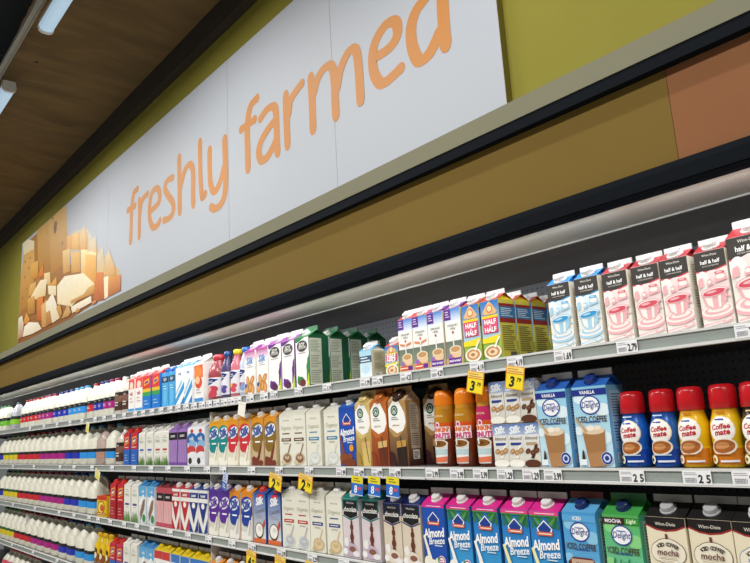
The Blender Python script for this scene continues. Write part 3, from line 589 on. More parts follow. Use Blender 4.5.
def d_almond(sky, top, splash, palm=True, choc=False):
    def f(p):
        p.r(-.5, 0, .5, 1, '3fa6dc' if palm else sky, sky)
        if palm:
            for u, s in ((-.42, 1), (.44, -1)):
                for a in range(5): p.g([(u, .96), (u+s*.40*math.cos(.2+a*.42), .93-.16*math.sin(.2+a*.42)), (u+s*.30*math.cos(.45+a*.42), .92-.13*math.sin(.45+a*.42))], ('2f7a34', '57994a', '256a34')[a % 3])
            p.r(-.5, .93, .5, 1, '3a8a40')
        if top: p.r(-.5, .95, .5, 1, top); p.lines(-.3, .4, .96, .985, 1, 'f8dce8', .4)
        p.g([(-.26, .78), (0, .89), (.26, .78), (.22, .72), (-.22, .72)], 'f2f4f8'); p.g([(-.22, .78), (0, .87), (.22, .78), (.18, .74), (-.18, .74)], '1c3f90'); p.g([(-.28, .74), (.28, .74), (.24, .69), (-.24, .69)], 'd8603a'); p.lines(-.2, .24, .70, .73, 1, 'f6e6d8', .5)
        p.t('Almond', .0, .575, .26, 'ffffff', .035, .12, .92, .10); p.t('Breeze', .1, .46, .20, 'f4f8fc', .02, .2, .7, .10); p.lines(.0, .36, .37, .41, 1, 'd6e8f4')
        p.g([(-.5, .52), (-.42, .54), (-.15, .20), (-.1, .10), (-.3, .12), (-.36, .3)], splash); p.e(-.1, .10, .36, .17, splash); p.e(.15, .16, .16, .12, splash); p.e(-.34, .13, .16, .2, splash)
        if choc: p.e(.1, .06, .5, .14, '7a3a1c'); p.e(.26, .3, .13, .13, 'e8a030'); p.e(-.2, .16, .2, .14, '8a4a26')
        else:
            p.e(.28, .17, .17, .17, 'f4eef2'); p.e(.28, .17, .145, .145, 'c03a80', inner=.75); p.lines(.2, .36, .14, .2, 2, 'c03a80', .4)
            p.e(.02, .02, .5, .08, '8a5a34' if palm else '1f8a7a'); p.g([(.1, .2), (.2, .24), (.16, .12)], '3f8a3c')
    return f
SB = lambda q: (facts(q, '2a6ab0', 'cfdbe6', '5a7a9a'))
carton('alm_blue', 'almond_milk_carton', .095, .197, '2458b0', 'd8288c', 'e9e7e6', d_almond('1c4fb0', 'd8288c', 'f4efe2', False), 'dark blue almond milk carton with pink roof', 'dark blue almond carton', side=SB)
carton('alm_palm', 'almond_milk_carton', .095, .197, '2a78c0', 'd8288c', 'e9e7e6', d_almond('1a6cc0', 'd8288c', 'f6f6f4'), 'blue almond coconut milk carton with palms and white splash', 'white splash almond cartons', side=SB)
carton('alm_vanilla', 'almond_milk_carton', .095, .197, '2a78c0', 'd8288c', 'e9e7e6', d_almond('1a6cc0', 'e0418a', 'f3ecb4'), 'blue almond coconut milk carton with palms and yellow splash', 'yellow splash almond cartons', side=SB)
carton('alm_choc', 'almond_milk_carton', .095, .208, '1f58b4', '2a60b8', 'dfe4ea', d_almond('1a4eb4', None, '8a4a26', False, True), 'blue almond milk carton with brown chocolate splash', 'chocolate almond carton', side=SB)
def d_id(base, top, kind):
    def f(p):
        p.r(-.5, 0, .5, 1, base[0], base[1])
        for u, v, r in ((-.3, .85, .16), (.34, .7, .2), (.3, .36, .2), (-.4, .45, .14)): p.e(u, v, r, r*.8, base[2])
        p.r(-.5, .885, .5, .965, top)
        p.t({'v': 'VANILLA', 'm': 'MOCHA', 'c': 'ICED'}[kind], -.05 if kind != 'm' else -.2, .925, .085, 'f0f2f8', .03, mw=.45)
        if kind == 'm': p.r(.12, .89, .5, .96, '2f9a34'); p.t('Light', .3, .925, .09, 'eaf6d8', .02, .2)
        p.e(0, .765, .29, .24, 'f6f8fc'); p.e(0, .765, .29, .24, '2a3f9a', inner=.87); p.t('Delight', .0, .755, .15, '26388c', .01, .2, mw=.48); p.lines(-.13, .13, .80, .825, 1, '6a78b8', .5)
        p.t('ICED COFFEE', 0, .59, .145, '4a3020', .015, mw=.86)
        p.lines(-.2, .26, .545, .565, 1, '2a52a0', .6)
        if kind == 'v':
            p.g([(-.30, .44), (.34, .46), (.26, .02), (-.18, 0)], 'b08256'); p.g([(-.28, .40), (.33, .42), (.30, .20), (-.22, .18)], 'a4764a'); p.e(.02, .45, .32, .10, 'e2cdb0'); p.e(-.06, .48, .12, .07, 'f4eadc'); p.e(.14, .48, .1, .06, 'efe2d0'); p.g([(-.5, .62), (-.42, .60), (-.14, .45), (-.2, .42)], 'c8a274')
            p.e(.32, .11, .16, .16, 'e8eef6'); p.e(.32, .11, .15, .15, '22368c'); p.e(.32, .11, .10, .10, 'c8d4ec', inner=.6); p.r(-.45, .03, -.25, .10, 'e6f0f6'); p.g([(-.38, .1), (-.28, .1), (-.3, .2), (-.34, .22)], '3a2a20')
        elif kind == 'c':
            p.g([(-.40, 0), (-.42, .40), (-.28, .46), (.28, .46), (.42, .40), (.40, 0)], '6a2a1e'); p.g([(-.3, .0), (-.3, .30), (.3, .30), (.3, 0)], '8a5a3a'); p.r(-.32, .34, .32, .44, 'c8a890'); p.t('caramel', 0, .39, .09, '5a1e16', .02); p.e(-.1, .15, .2, .12, '4a2016'); p.e(.14, .1, .2, .1, 'a8744c')
        else:
            p.t('Light', .02, .42, .24, '2a7a3a', .015, .25); p.e(.0, .2, .45, .3, '8ad0c0'); p.g([(-.25, .28), (.28, .28), (.22, 0), (-.18, 0)], 'a07850')
    return f
carton('id_vanilla', 'iced_coffee_carton', .100, .200, '5aa8dc', '2a62b8', '1c3580', d_id(('cfeaf5', '8fcbe9', 'dff1f8'), '1e2f88', 'v'), 'pale blue vanilla iced coffee carton with tall glass', 'blue vanilla iced coffee cartons', side=lambda q: facts(q, '7ab8e0', 'a8d0e8', '4a6a8a'), hg=.027, d=.078)
carton('id_choc', 'iced_coffee_carton', .098, .200, '4a9ad0', '5aa6d8', '1c2f6a', d_id(('6ab4e0', '4a9cd8', '8cc8ea'), '5aa6dc', 'c'), 'sky blue iced coffee carton with brown jar picture', 'brown jar iced coffee carton', side=lambda q: facts(q, '5aa6d4', 'b8d4e4', '3a5a7a'), fin='7a3a34')
carton('id_green', 'iced_coffee_carton', .098, .200, '4aa860', '3f9a48', '1c2f5a', d_id(('7ad0b8', '56b45a', '8ad488'), '3a2018', 'm'), 'green light mocha iced coffee carton', 'green iced coffee carton', side=lambda q: facts(q, '4aa888', 'b8dcd0', '3a6a5a'), fin='3f7a4a')
def d_mocha(c):
    def f(p):
        p.r(-.5, 0, .5, 1, 'e9dfc4'); p.g([(-.5, .90), (-.25, .855), (0, .84), (.25, .855), (.5, .90), (.5, 1), (-.5, 1)], 'a02a2a'); p.g([(-.5, .92), (-.25, .875), (0, .86), (.25, .875), (.5, .92), (.5, 1), (-.5, 1)], '1a1718'); p.t('Winn-Dixie', 0, .925, .075, 'ddd6cc', .01)
        for u, v in ((-.26, .62), (.26, .62)): p.e(u, v, .18, .22, c)
        p.e(0, .63, .40, .30, c); p.e(0, .63, .385, .285, 'efe8d4')
        for u, v in ((-.26, .62), (.26, .62)): p.e(u, v, .165, .205, 'efe8d4')
        p.r(-.03, .77, .03, .82, c); p.r(-.03, .44, .03, .49, c)
        for i, ch in enumerate('ICED COFFEE'):
            a = (i-5)*.155
            if ch != ' ': p.t(ch, .36*math.sin(a)*1.0, .60+.11*math.cos(a), .08, '3a2c28', .03, rot=-a)
        p.t('mocha' if c == '6a3a34' else 'vanilla', 0, .625, .14, c, .015, .1); p.lines(-.24, .24, .555, .575, 1, 'b8a890'); p.lines(-.16, .16, .52, .54, 1, 'b09c88')
        p.e(0, .22, .34, .26, 'c8b0c0' if c == '6a3a34' else 'a8c0dc'); p.e(0, .22, .26, .18, '6a4030'); p.e(0, .3, .26, .1, 'd8c0a0')
    return f
SM = lambda q: (facts(q, 'd8ccae', 'e6dec8'), q.r(-.5, .9, .5, 1, '1a1718'))
carton('mocha', 'iced_coffee_carton', .096, .201, 'e2d8bc', '1b1819', 'b8b8bc', d_mocha('6a3a34'), 'cream mocha iced coffee carton with black roof', 'mocha iced coffee cartons', side=SM, fin='a8a8a4')
carton('mocha_blue', 'iced_coffee_carton', .096, .201, 'e2d8bc', '1b1819', 'd8d8dc', d_mocha('5a82b4'), 'cream iced coffee carton with blue plaque and black roof', 'blue-plaque iced coffee carton', side=SM, fin='a8a8a4')
def d_choc(c):
    def f(p):
        p.r(-.5, 0, .5, 1, 'ddd2d8' if c != '1c2a6c' else 'ddd0bc'); p.r(-.5, .80, .5, 1, c); p.g([(-.42, .97), (.42, .97), (.42, .72), (0, .66), (-.42, .72)], '14161a'); p.g([(-.5, .70), (0, .63), (.5, .70), (.5, .72), (0, .655), (-.5, .72)], c); p.t('Winn-Dixie', 0, .93, .07, 'd8d6d2', .005); p.t('chocolate', 0, .82, .17, 'f4f2ee', .02, .15, .78)
        for v, r in ((.60, .05), (.52, .085), (.43, .06), (.35, .10), (.26, .07), (.2, .11)): p.e(.05, v, r*1.15, r*1.5, '6a3426')
        p.e(-.04, .14, .40, .24, 'c4b2c4' if c != '1c2a6c' else 'e6dccc'); p.e(.06, .15, .20, .10, '8a5a4c'); p.e(-.28, .26, .14, .16, 'f2eef0'); p.e(-.36, .1, .14, .12, 'f4f0f2'); p.e(.3, .08, .2, .1, 'efe8ec')
    return f
carton('choc_teal', 'chocolate_milk_carton', .094, .198, 'd6ccd0', '0f7a74', 'e9e7e6', d_choc('0f7a74'), 'teal topped chocolate soy carton with brown drops', 'teal chocolate cartons', side=lambda q: facts(q, 'd0c6c8', 'e2dcd8'))
carton('choc_navy', 'chocolate_milk_carton', .088, .192, 'd6cab8', '1c2a6c', 'e9e7e6', d_choc('1c2a6c'), 'navy topped chocolate soy carton with brown drops', 'navy chocolate cartons', side=lambda q: facts(q, 'd0c6b4', 'e2dcd0'))
def d_sbux(c, dk, cupc):
    def f(p):
        p.r(-.5, 0, .5, 1, dk, c); p.g([(-.5, .56), (-.22, .44), (.02, .45), (.5, .6), (.5, .8), (.2, 1), (-.28, 1), (-.5, .86)], c)
        p.g([(-.48, .60), (-.05, .50), (.30, .54), (.46, .66), (.42, .80), (.12, .995), (-.22, .995), (-.48, .88)], 'f8f7f4')
        p.e(-.14, .85, .20, .20, '1a5a40'); p.e(-.14, .85, .13, .13, 'f2f4f0', inner=.8); p.g([(-.21, .81), (-.14, .875), (-.07, .81), (-.14, .83)], 'f2f4f0'); p.lines(-.32, .10, .70, .76, 2, '8a8a86', .4); p.t('caffe latte', -.08, .625, .07, 'a08048', .01, mw=.5)
        p.g([(-.12, .38), (.46, .40), (.40, 0), (-.04, 0)], cupc); p.g([(-.10, .38), (.45, .40), (.43, .30), (-.09, .28)], 'd8b070' if cupc != '2c1712' else 'c09048'); p.g([(.10, .46), (.14, .46), (.34, .05), (.30, .05)], '2a3a2e')
        p.g([(-.5, 0), (-.16, 0), (-.26, .2), (-.5, .24)], dk)
    return f
def s_sbux(c, dk):
    def f(q): q.r(-.5, 0, .5, 1, dk, c); q.r(-.26, .26, .34, .96, 'b8aa98'); q.lines(-.22, .3, .55, .93, 14, '7a6c60', .45); q.lines(-.22, .3, .3, .5, 6, '7a6c60', .45, 4); q.r(-.18, .10, .26, .24, 'e2ded6'); q.lines(-.14, .22, .11, .22, 6, '4a4442', .5, 6)
    return f
for nm, c, dk, cu, ds, sh_ in (('sb_cream', 'd8bf7a', 'a8873c', 'd8bc70', 'cream bottled coffee carton with white hexagon panel', 'cream coffee carton'), ('sb_orange', 'c06a2c', '8a3a1c', '6a2c18', 'orange brown coffee carton with white hexagon panel', 'orange coffee carton'), ('sb_dark', 'b8905a', '3a1a1e', '2c1712', 'dark brown coffee carton with white hexagon panel', 'dark coffee carton')):
    carton(nm, 'coffee_carton', .088, .212, c, c if nm != 'sb_dark' else 'c4a078', c if nm != 'sb_dark' else '3a2218', d_sbux(c, dk, cu), ds, sh_, side=s_sbux(c, dk), cr=.022, sideroof='d8c0a8' if nm == 'sb_dark' else c, fin=c, hg=.030, d=.066)
def stripe(name, oname, w, h, base, roof, cap, bars, desc, short, texts=(), extra=None, side=None, cr=.016):
    def f(p):
        p.r(-.5, 0, .5, 1, base)
        for v0, v1, c in bars: p.r(-.5, v0, .5, v1, c)
        if extra: extra(p)
        for t_ in texts: p.t(*t_[:5], **(t_[5] if len(t_) > 5 else {}))
    carton(name, oname, w, h, base, roof, cap, f, desc, short, side=side, cr=cr)
def grass(p):
    rr_ = random.Random(4)
    for i in range(26):
        u = -.48+.96*i/25; p.l -= (i % 3 != 0); hh = rr_.uniform(.14, .34); p.g([(u-.035, 0), (u+.035, 0), (u+rr_.uniform(-.1, .1), hh)], ('5a8a3a', '3f7030', '86ac56')[i % 3])
for nm, c, ds, sh_ in (('grass_blue', '3a62b0', 'white organic milk carton with grass and blue bar', 'blue-bar grass cartons'), ('grass_red', 'c0443a', 'white organic milk carton with grass and red bar', 'red-bar grass cartons'), ('grass_purple', '5a4a8a', 'white organic milk carton with grass and purple bar', 'purple-bar grass cartons')):
    stripe(nm, 'organic_milk_carton', .095, .172 if nm != 'grass_purple' else .196, 'e9e8e0', 'e6e4dc', 'eceae6', [], ds, sh_, (('Organic', 0, .74, .15, '8a9a78', dict(bold=0)),), lambda p, c=c: (p.lines(-.3, .3, .80, .90, 2, 'a8a898', .3), p.r(-.3, .44, .3, .50, c), p.lines(-.2, .2, .36, .41, 1, 'a8a898'), grass(p)))
stripe('lavender', 'milk_carton', .098, .176, '9a72b8', '8a62ac', 'b090c8', [(.72, .93, '1a181c'), (0, .08, '7a4aa0')], 'lavender purple milk carton with black name label', 'lavender cartons', (('smart', 0, .83, .16, 'e8e4ec'),), lambda p: [p.g([(-.5+.2*i, .08), (-.42+.2*i, .08), (-.3+.2*i, .7), (-.36+.2*i, .7)], 'b898d0') for i in range(5)])
stripe('bluered', 'milk_carton', .095, .178, 'e8eaf0', 'dfe2ea', 'eceae6', [], 'white milk carton with blue and red swirls', 'blue and red swirl cartons', (('milk', 0, .72, .2, 'f4f6fa'),), lambda p: (p.e(0, .92, .18, .10, 'c83a34'), p.e(.0, .70, .55, .32, '2a68b0'), p.e(.1, .56, .5, .2, '8ab4dc'), p.e(-.05, .40, .50, .24, 'c8403a'), p.e(.1, .28, .5, .16, 'e8eaf0'), p.e(-.2, .12, .2, .16, '3a2a2a')))
def redb(p): p.r(-.5, .5, .5, 1, 'c4202a'); p.g([(-.34, .62), (.30, .70), (.34, .92), (-.3, .88)], 'e8b030'); p.g([(-.26, .66), (.24, .72), (.26, .88), (-.24, .84)], '8a3a8a'); p.g([(-.2, .7), (.2, .76), (.2, .82), (-.2, .78)], 'f0e0b0'); p.lines(-.35, .35, .53, .6, 1, 'f0d8c8')
stripe('redblue', 'milk_carton', .098, .176, '2a58a8', 'c0222c', 'd8382e', [(0, .5, '2a62b8')], 'red milk carton with blue lower half', 'red and blue cartons', (), lambda p: (redb(p), p.lines(-.3, .3, .1, .35, 3, '9ab8dc', .3)))
stripe('redbold', 'milk_carton', .098, .196, 'a81822', 'c0222c', 'd8382e', [(0, .5, 'a41a24')], 'all red milk carton with yellow patch', 'all red cartons', (), lambda p: (redb(p), p.lines(-.3, .3, .1, .35, 3, 'dc9a94', .3)))
stripe('redsky', 'milk_carton', .110, .188, '2f7fd0', 'd8403c', 'ecdcd8', [(0, .40, '1f78d0'), (.40, .52, '3aa050'), (.52, .62, 'e8c030'), (.62, 1, 'd83a34')], 'red milk carton with rainbow stripes over bright blue', 'rainbow stripe cartons', (), lambda p: (p.g([(-.3, .70), (.34, .78), (.3, .92), (-.3, .86)], 'f0b040'), p.g([(-.2, .75), (.22, .80), (.2, .86), (-.2, .82)], '7a3a9a'), p.lines(-.3, .3, .12, .3, 2, 'a8d0f0', .3)))
stripe('redwhite', 'milk_carton', .098, .188, 'f4f0ee', 'd84a48', 'ecdcd8', [(.70, 1, 'e0504e'), (0, .09, '3a9ad8')], 'white milk carton with red shoulder', 'red-shouldered cartons', (('milk', 0, .55, .2, 'c84a4a'),), lambda p: (p.e(0, .80, .3, .22, 'f6d8c0'), p.lines(-.3, .3, .25, .45, 2, 'c8a8a8', .3)))
stripe('skyblue', 'milk_carton', .080, .178, '4aa8e0', '2a6ab8', '3a78c0', [(.72, .9, '2c3f58')], 'sky blue slim milk carton with dark label', 'sky blue slim cartons', (('light', 0, .81, .2, 'd8e8f4'),), lambda p: (p.e(0, .3, .3, .5, '6abcf0'), p.lines(-.3, .3, .5, .65, 2, 'd8ecf8', .3)))
stripe('wavewhite', 'milk_carton', .098, .190, 'f4f8fa', '4a9ad4', 'dfe8f0', [], 'white milk carton with diagonal blue waves', 'blue wave cartons', (('soy', 0, .82, .16, '2a6ab0'),), lambda p: (p.g([(-.5, .15), (.5, .62), (.5, .42), (-.5, 0)], '3a9ad8'), p.g([(-.5, .30), (.2, .68), (.26, .60), (-.5, .24)], '8acbf0'), p.g([(0, 0), (.5, .22), (.5, 0)], '2a78c0')))
stripe('peachwhite', 'juice_carton', .098, .190, 'f6f2ee', 'e8e4de', 'ecdcd8', [(.62, .95, 'e8662a'), (0, .1, '3a8ad0')], 'white carton with big orange fruit circle', 'orange fruit carton', (), lambda p: (p.e(-.05, .72, .42, .42, 'f08a3a'), p.e(0, .5, .4, .3, 'e04a2a'), p.e(-.1, .56, .26, .2, 'f6c89a'), p.lines(-.3, .3, .2, .35, 2, 'a8a8b8', .3)))
stripe('splash', 'milk_carton', .098, .196, 'dfe6ea', '3a86c0', '4a90c8', [(.72, 1, '5aa8dc')], 'blue and white protein milk carton with brown figure', 'blue protein cartons', (('milk', .1, .86, .16, 'f4f8fa'),), lambda p: (p.g([(-.4, .2), (.1, .62), (.4, .66), (.3, .4), (0, .2), (-.2, .06)], '8a6a58'), p.g([(-.5, .5), (.1, .78), (.3, .74), (-.2, .46)], 'f4f6f6'), p.e(.25, .14, .22, .22, '3a8a4a'), p.g([(-.5, 0), (-.1, 0), (-.3, .3)], 'c8ccd0')))
stripe('pinkblack', 'milk_carton', .098, .194, 'e09aa0', '8c2430', '303034', [(.66, .86, '1c181a'), (.86, 1, 'b84a58'), (0, .1, 'c04a5a')], 'pink milk carton with black name label', 'pink and black cartons', (('smart', 0, .77, .15, 'e8dcdc'),), lambda p: [p.g([(-.5+.2*i, .1), (-.4+.2*i, .1), (-.32+.2*i, .64), (-.38+.2*i, .64)], 'f0c8c8') for i in range(5)])
def diam(c): return lambda p: (p.r(-.5, .80, .5, .93, c), p.g([(-.5, .70), (0, .18), (.5, .70)], c), p.g([(-.5, 0), (-.5, .3), (-.05, 0)], c), p.g([(.5, .02), (.5, .35), (.1, 0)], c), p.e(0, .62, .18, .14, 'f0eeec'))
stripe('redwhite3', 'milk_carton', .095, .194, 'eceae6', 'b83038', 'eceae6', [], 'white milk carton with red chevron', 'red chevron cartons', (('Lactaid', 0, .865, .13, 'f6f6f6', dict(bold=.03)),), diam('b8262e'))
stripe('navywhite', 'milk_carton', .095, .194, 'eceae6', '1f3a86', 'eceae6', [], 'white milk carton with navy chevron', 'navy chevron cartons', (('Lactaid', 0, .865, .13, 'f6f6f6', dict(bold=.03)),), diam('1c3484'))
stripe('lactaid', 'milk_carton', .095, .198, 'dfe4ea', 'd8c020', 'e8c818', [(.80, 1, 'c83a38'), (.52, .80, 'f0f0ee')], 'white lactose free carton with red top and yellow roof', 'yellow-roofed red top cartons', (('Lactaid', 0, .66, .19, '2a4a9a', dict(bold=.03)),), lambda p: (p.e(0, .25, .4, .3, '3a78c0'), p.lines(-.3, .3, .42, .5, 1, '9aa4b4')))
stripe('lactaid_blue', 'milk_carton', .095, .198, 'dfe4ea', 'd8c020', 'e8c818', [(.80, 1, '3a78c0'), (.52, .80, 'f0f0ee')], 'white lactose free carton with blue top and yellow roof', 'yellow-roofed blue top cartons', (('Lactaid', 0, .66, .19, '2a4a9a', dict(bold=.03)),), lambda p: (p.e(0, .25, .4, .3, '7a9ac8'), p.lines(-.3, .3, .42, .5, 1, '9aa4b4')))
def d_small(c, dark):
    def f(p):
        p.r(-.5, 0, .5, 1, 'd9d4c8', 'e6e8ea'); p.r(-.5, .74, .5, 1, 'aebfd8', '5a7ab8'); p.t('Silk', 0, .86, .34, 'eef2f8', .05, .25, rot=.15); p.t('Almond', 0, .66, .17, '7a6a58', .01, .15); p.r(-.34, .50, .34, .56, '2a3f8a' if not dark else 'b89a7c')
        p.g([(.2, .50), (.40, .52), (.1, .2), (-.1, .2)], 'f2eee4' if not dark else '4a2818')
        for u, v in ((-.25, .36), (.05, .33), (.3, .38)): p.e(u, v, .17, .12, 'b08252' if not dark else '5a3420', .5); p.e(u, v, .1, .06, 'd0a878' if not dark else '7a4a30', .5)
        p.e(0, .08, .5, .2, 'f0ede4' if not dark else '5a3220')
    return f
brick('small_van', 'almond_milk_box', .054, .040, .117, 'd8d2c4', d_small('5a7ab8', False), 'small white almond milk box', 'small almond boxes')
brick('small_choc', 'almond_milk_box', .054, .040, .117, 'b8a894', d_small('5a7ab8', True), 'small dark chocolate almond milk box', 'small chocolate almond boxes')
def d_pack(p): p.r(-.5, 0, .5, 1, 'e0b818'); p.r(-.5, .80, .5, 1, 'c8341c'); p.e(-.05, .45, .36, .24, '8a2a20'); p.e(-.05, .45, .31, .20, 'f0d850'); p.e(.05, .42, .2, .13, 'c85a30'); p.r(-.45, .08, .45, .18, 'a03a20'); p.lines(-.4, .4, .1, .16, 1, 'f4e4a0', .5)
brick('yellow_pack', 'milk_multipack', .165, .12, .122, 'e0b818', d_pack, 'yellow and red multipack box of small milks', 'yellow multipack', top='c8341c', cat='box')
# bottles
def d_cm(c, c2, low):
    def f(p):
        p.r(-.5, .0, .5, .30, c2)
        p.e(0, .64, .34, .33, 'e8d8a8'); p.e(0, .64, .315, .305, 'fbf6f2'); p.t('Coffee', -.01, .69, .125, 'c02432', .03, .2, .46, .1); p.t('mate', .02, .585, .135, 'c02432', .03, .2, .36, .1); p.lines(-.16, .1, .80, .84, 1, '2a3a9a', .7)
        p.e(0, .33, .32, .20, 'f2e6d6', .12); p.e(0, .335, .27, .16, 'a8622e', .12); p.e(-.02, .345, .17, .085, 'c88a54', .12)
        p.lines(-.26, .28, .17, .21, 1, low, .5); p.lines(-.1, .34, .04, .10, 1, 'e8ecf4', .6); p.e(-.28, .10, .11, .11, 'f4f0c8'); p.e(-.28, .10, .05, .05, c2); p.lines(-.16, .16, .93, .97, 1, low, .6)
    return f
cmp_ = lambda c, nk: [(0, .030, c), (.004, .034, c), (.02, .0345, c), (.024, .0338, c), (.028, .0345, c), (.043, .0345, c), (.047, .0335, c), (.051, .0345, c), (.075, .0355, c), (.095, .034, c), (.11, .029, c), (.12, .0265, nk), (.132, .0255, nk)]
cmc = [(.126, .0285), (.128, .0300), (.150, .0295), (.168, .0285), (.176, .0255), (.179, .018)]
bottle('cm_blue', 'creamer_bottle', cmp_('1a5cb4', '1a4a9c'), cmc, d_cm('1a5cb4', '1442a0', 'bfd8f0'), 'blue coffee creamer bottle with red cap', 'blue creamer bottles', zr=(.006, .124))
bottle('cm_yellow', 'creamer_bottle', cmp_('e6b810', 'd89a18'), cmc, d_cm('e6b810', 'd07a1c', 'b86a18'), 'yellow coffee creamer bottle with red cap', 'yellow creamer bottles', zr=(.006, .124))
bottle('cm_dark', 'creamer_bottle', cmp_('3a2c18', '241c14'), cmc, d_cm('3a2c18', '8a6a28', 'd8c080'), 'dark brown coffee creamer bottle with red cap', 'dark creamer bottle', zr=(.006, .124))
def d_dd(band, ttl):
    def f(p):
        p.r(-.5, .68, .5, .90, band); p.t(ttl, 0, .79, .07, 'f2dca8', .01, mw=.5); p.r(-.5, .55, .5, .68, 'd85a1e'); p.e(-.02, .645, .1, .1, 'f0e8ee'); p.e(-.02, .645, .06, .06, 'c83a80')
        p.r(-.42, .41, .44, .61, 'f4ecee'); p.t("DUNKIN'", 0, .56, .15, 'e2661e', .045, mw=.8); p.t('DONUTS', .01, .46, .165, 'd02878', .045, mw=.8); p.lines(-.3, .3, .385, .405, 1, 'd8c8b8', .6)
        p.g([(-.32, .33), (.32, .33), (.27, .01), (-.25, .01)], 'eef0ee'); p.g([(-.30, .24), (.30, .24), (.285, .15), (-.28, .15)], 'bcd4d8'); p.g([(-.26, .10), (.28, .12), (.27, .03), (-.25, .02)], 'e07a58'); p.e(0, .33, .33, .15, 'f0eae2'); p.e(0, .33, .28, .115, '8a5a24'); p.e(-.03, .33, .13, .05, '6a4018'); p.r(-.13, .31, -.07, .42, 'f6f2ee')
    return f
ddp = [(0, .031, '6a2a14'), (.005, .035, '6a2a14'), (.10, .035, '7a3016'), (.104, .034, '8a3a18'), (.13, .0355, 'c8581c'), (.15, .0345, 'd87a1c'), (.172, .032, 'c88a2a'), (.188, .0315, 'd8942a')]
ddc = [(.184, .0325), (.19, .0328), (.212, .0312), (.225, .028), (.232, .020)]
bottle('dd_orange', 'iced_coffee_bottle', ddp, ddc, d_dd('b8801c', 'ORIGINAL'), 'orange and brown iced coffee bottle with ochre band', 'ochre-band coffee bottles', capc='f08418', zr=(.008, .19))
bottle('dd_pink', 'iced_coffee_bottle', ddp, ddc, d_dd('c02a60', 'MOCHA'), 'orange and brown iced coffee bottle with magenta band', 'magenta-band coffee bottle', capc='f08418', zr=(.008, .19))
def d_shake(c, f2):
    def f(p): p.r(-.5, .05, .5, .80, 'eceaf0'); p.g([(-.4, .6), (.0, .78), (.36, .72), (.1, .55), (-.3, .45)], '2a3a7a'); p.lines(-.2, .3, .58, .7, 2, 'e8ecf4', .35); p.e(0, .25, .36, .16, c, .3); p.e(-.1, .3, .2, .1, f2, .3); p.e(.15, .16, .16, .12, c)
    return f
shp = lambda c, r=.032: [(0, r*.9, c), (.005, r, c), (.12, r, c), (.15, r*.92, c), (.175, r*.62, c), (.19, r*.52, c), (.2, r*.52, c)]
shc = lambda r: [(.196, r*.58), (.2, r*.62), (.216, r*.62), (.219, r*.5)]
bottle('shake_red', 'yogurt_drink_bottle', shp('a04650', .058), [(.19, .030), (.195, .034), (.214, .034), (.219, .028)], d_shake('c84a5a', 'e8a8a0'), 'large pink red yogurt drink bottle', 'large red yogurt bottle', capc='c83a44', zr=(.01, .13))
bottle('shake_dark', 'yogurt_drink_bottle', shp('4a4470', .032), shc(.032), d_shake('5a4a9a', '9a8ac8'), 'purple yogurt drink bottle with navy cap', 'purple yogurt bottle', capc='2a4a86', zr=(.01, .15))
bottle('shake_pink', 'yogurt_drink_bottle', shp('d0707c', .036), shc(.036), d_shake('d8506a', 'f0c040'), 'pink yogurt drink bottle with yellow cap', 'pink yogurt bottle', capc='e0c428', zr=(.01, .15))
bottle('shake_blue', 'yogurt_drink_bottle', shp('c8d0e4', .032), shc(.032), d_shake('8aa0d0', 'c04a6a'), 'white yogurt drink bottle with blue cap', 'blue-capped yogurt bottle', capc='2a6ac0', zr=(.01, .15))
def d_bunny(p): p.e(-.1, .7, .3, .2, '6a3a1c', .3); p.e(.1, .45, .3, .24, '8a5020', -.3); p.e(.0, .55, .16, .16, 'f0e8c8'); p.r(-.4, .1, .4, .24, '2a5ab0'); p.lines(-.3, .3, .13, .21, 1, 'f4e8a0', .5)
bottle('bunny', 'flavoured_milk_bottle', shp('e0bc1c', .046), shc(.046), d_bunny, 'yellow chocolate milk bottle with brown splashes', 'yellow chocolate milk bottles', capc='e0b010', zr=(.01, .15))
# jugs
JC = dict(red=('c8222c', 'red'), magenta=('a81a80', 'magenta'), blue=('1f2fae', 'dark blue'), sky=('2a92e0', 'sky blue'), yellow=('d8c41c', 'yellow'), green=('6ab82a', 'green'))
CAP = dict(red='9a1f26', magenta='8a1f4a', blue='20307a', sky='4a90c0', yellow='3f7a3a', green='2f7a38')
for nm, (c, word) in JC.items():
    jug('half_'+nm, 'half_gallon_milk_jug', .104, .228, CAP[nm], [(0, .62, c), (.62, 1, '17181c')], f'half gallon jug with {word} label', f'{word} half gallon jugs', lab=(.042, .112))
    jug('gal_'+nm, 'gallon_milk_jug', .147, .248, CAP[nm], [(0, .66, c), (.66, 1, '17181c' if nm not in ('yellow',) else '2f5a2a')], f'gallon milk jug with {word} label', f'{word} label gallon jugs', lab=(.040, .100), lines=False)
jug('half_choc', 'half_gallon_milk_jug', .112, .225, 'd8d4cc', [(0, .45, '4a2c22'), (.45, .8, '7a5444'), (.8, 1, '2a1a18')], 'half gallon chocolate milk jug with brown label', 'brown label chocolate jugs', body='cfc6bc', lab=(.02, .13))
jug('gal_mauve', 'gallon_milk_jug', .147, .248, '7a5a5a', [(0, .66, 'b08878'), (.66, 1, '17181c')], 'mauve chocolate milk gallon jug', 'mauve chocolate jug', body='b8a49c', lab=(.040, .100), lines=False)
jug('half_greyside', 'half_gallon_milk_jug', .118, .232, '4a6a5a', [(0, .6, '8ac82a'), (.6, 1, '1a2a1c')], 'grey half gallon jug with lime green label', 'lime label jugs', body='b4b4ba', lab=(.042, .112))
jug('gal_pinkneck', 'gallon_milk_jug', .147, .248, 'd04a58', [(0, .2, 'e8e4d8'), (.2, 1, 'd8506a')], 'gallon milk jug with pink shoulder band', 'pink band gallon jugs', lab=(.13, .165), lines=False)

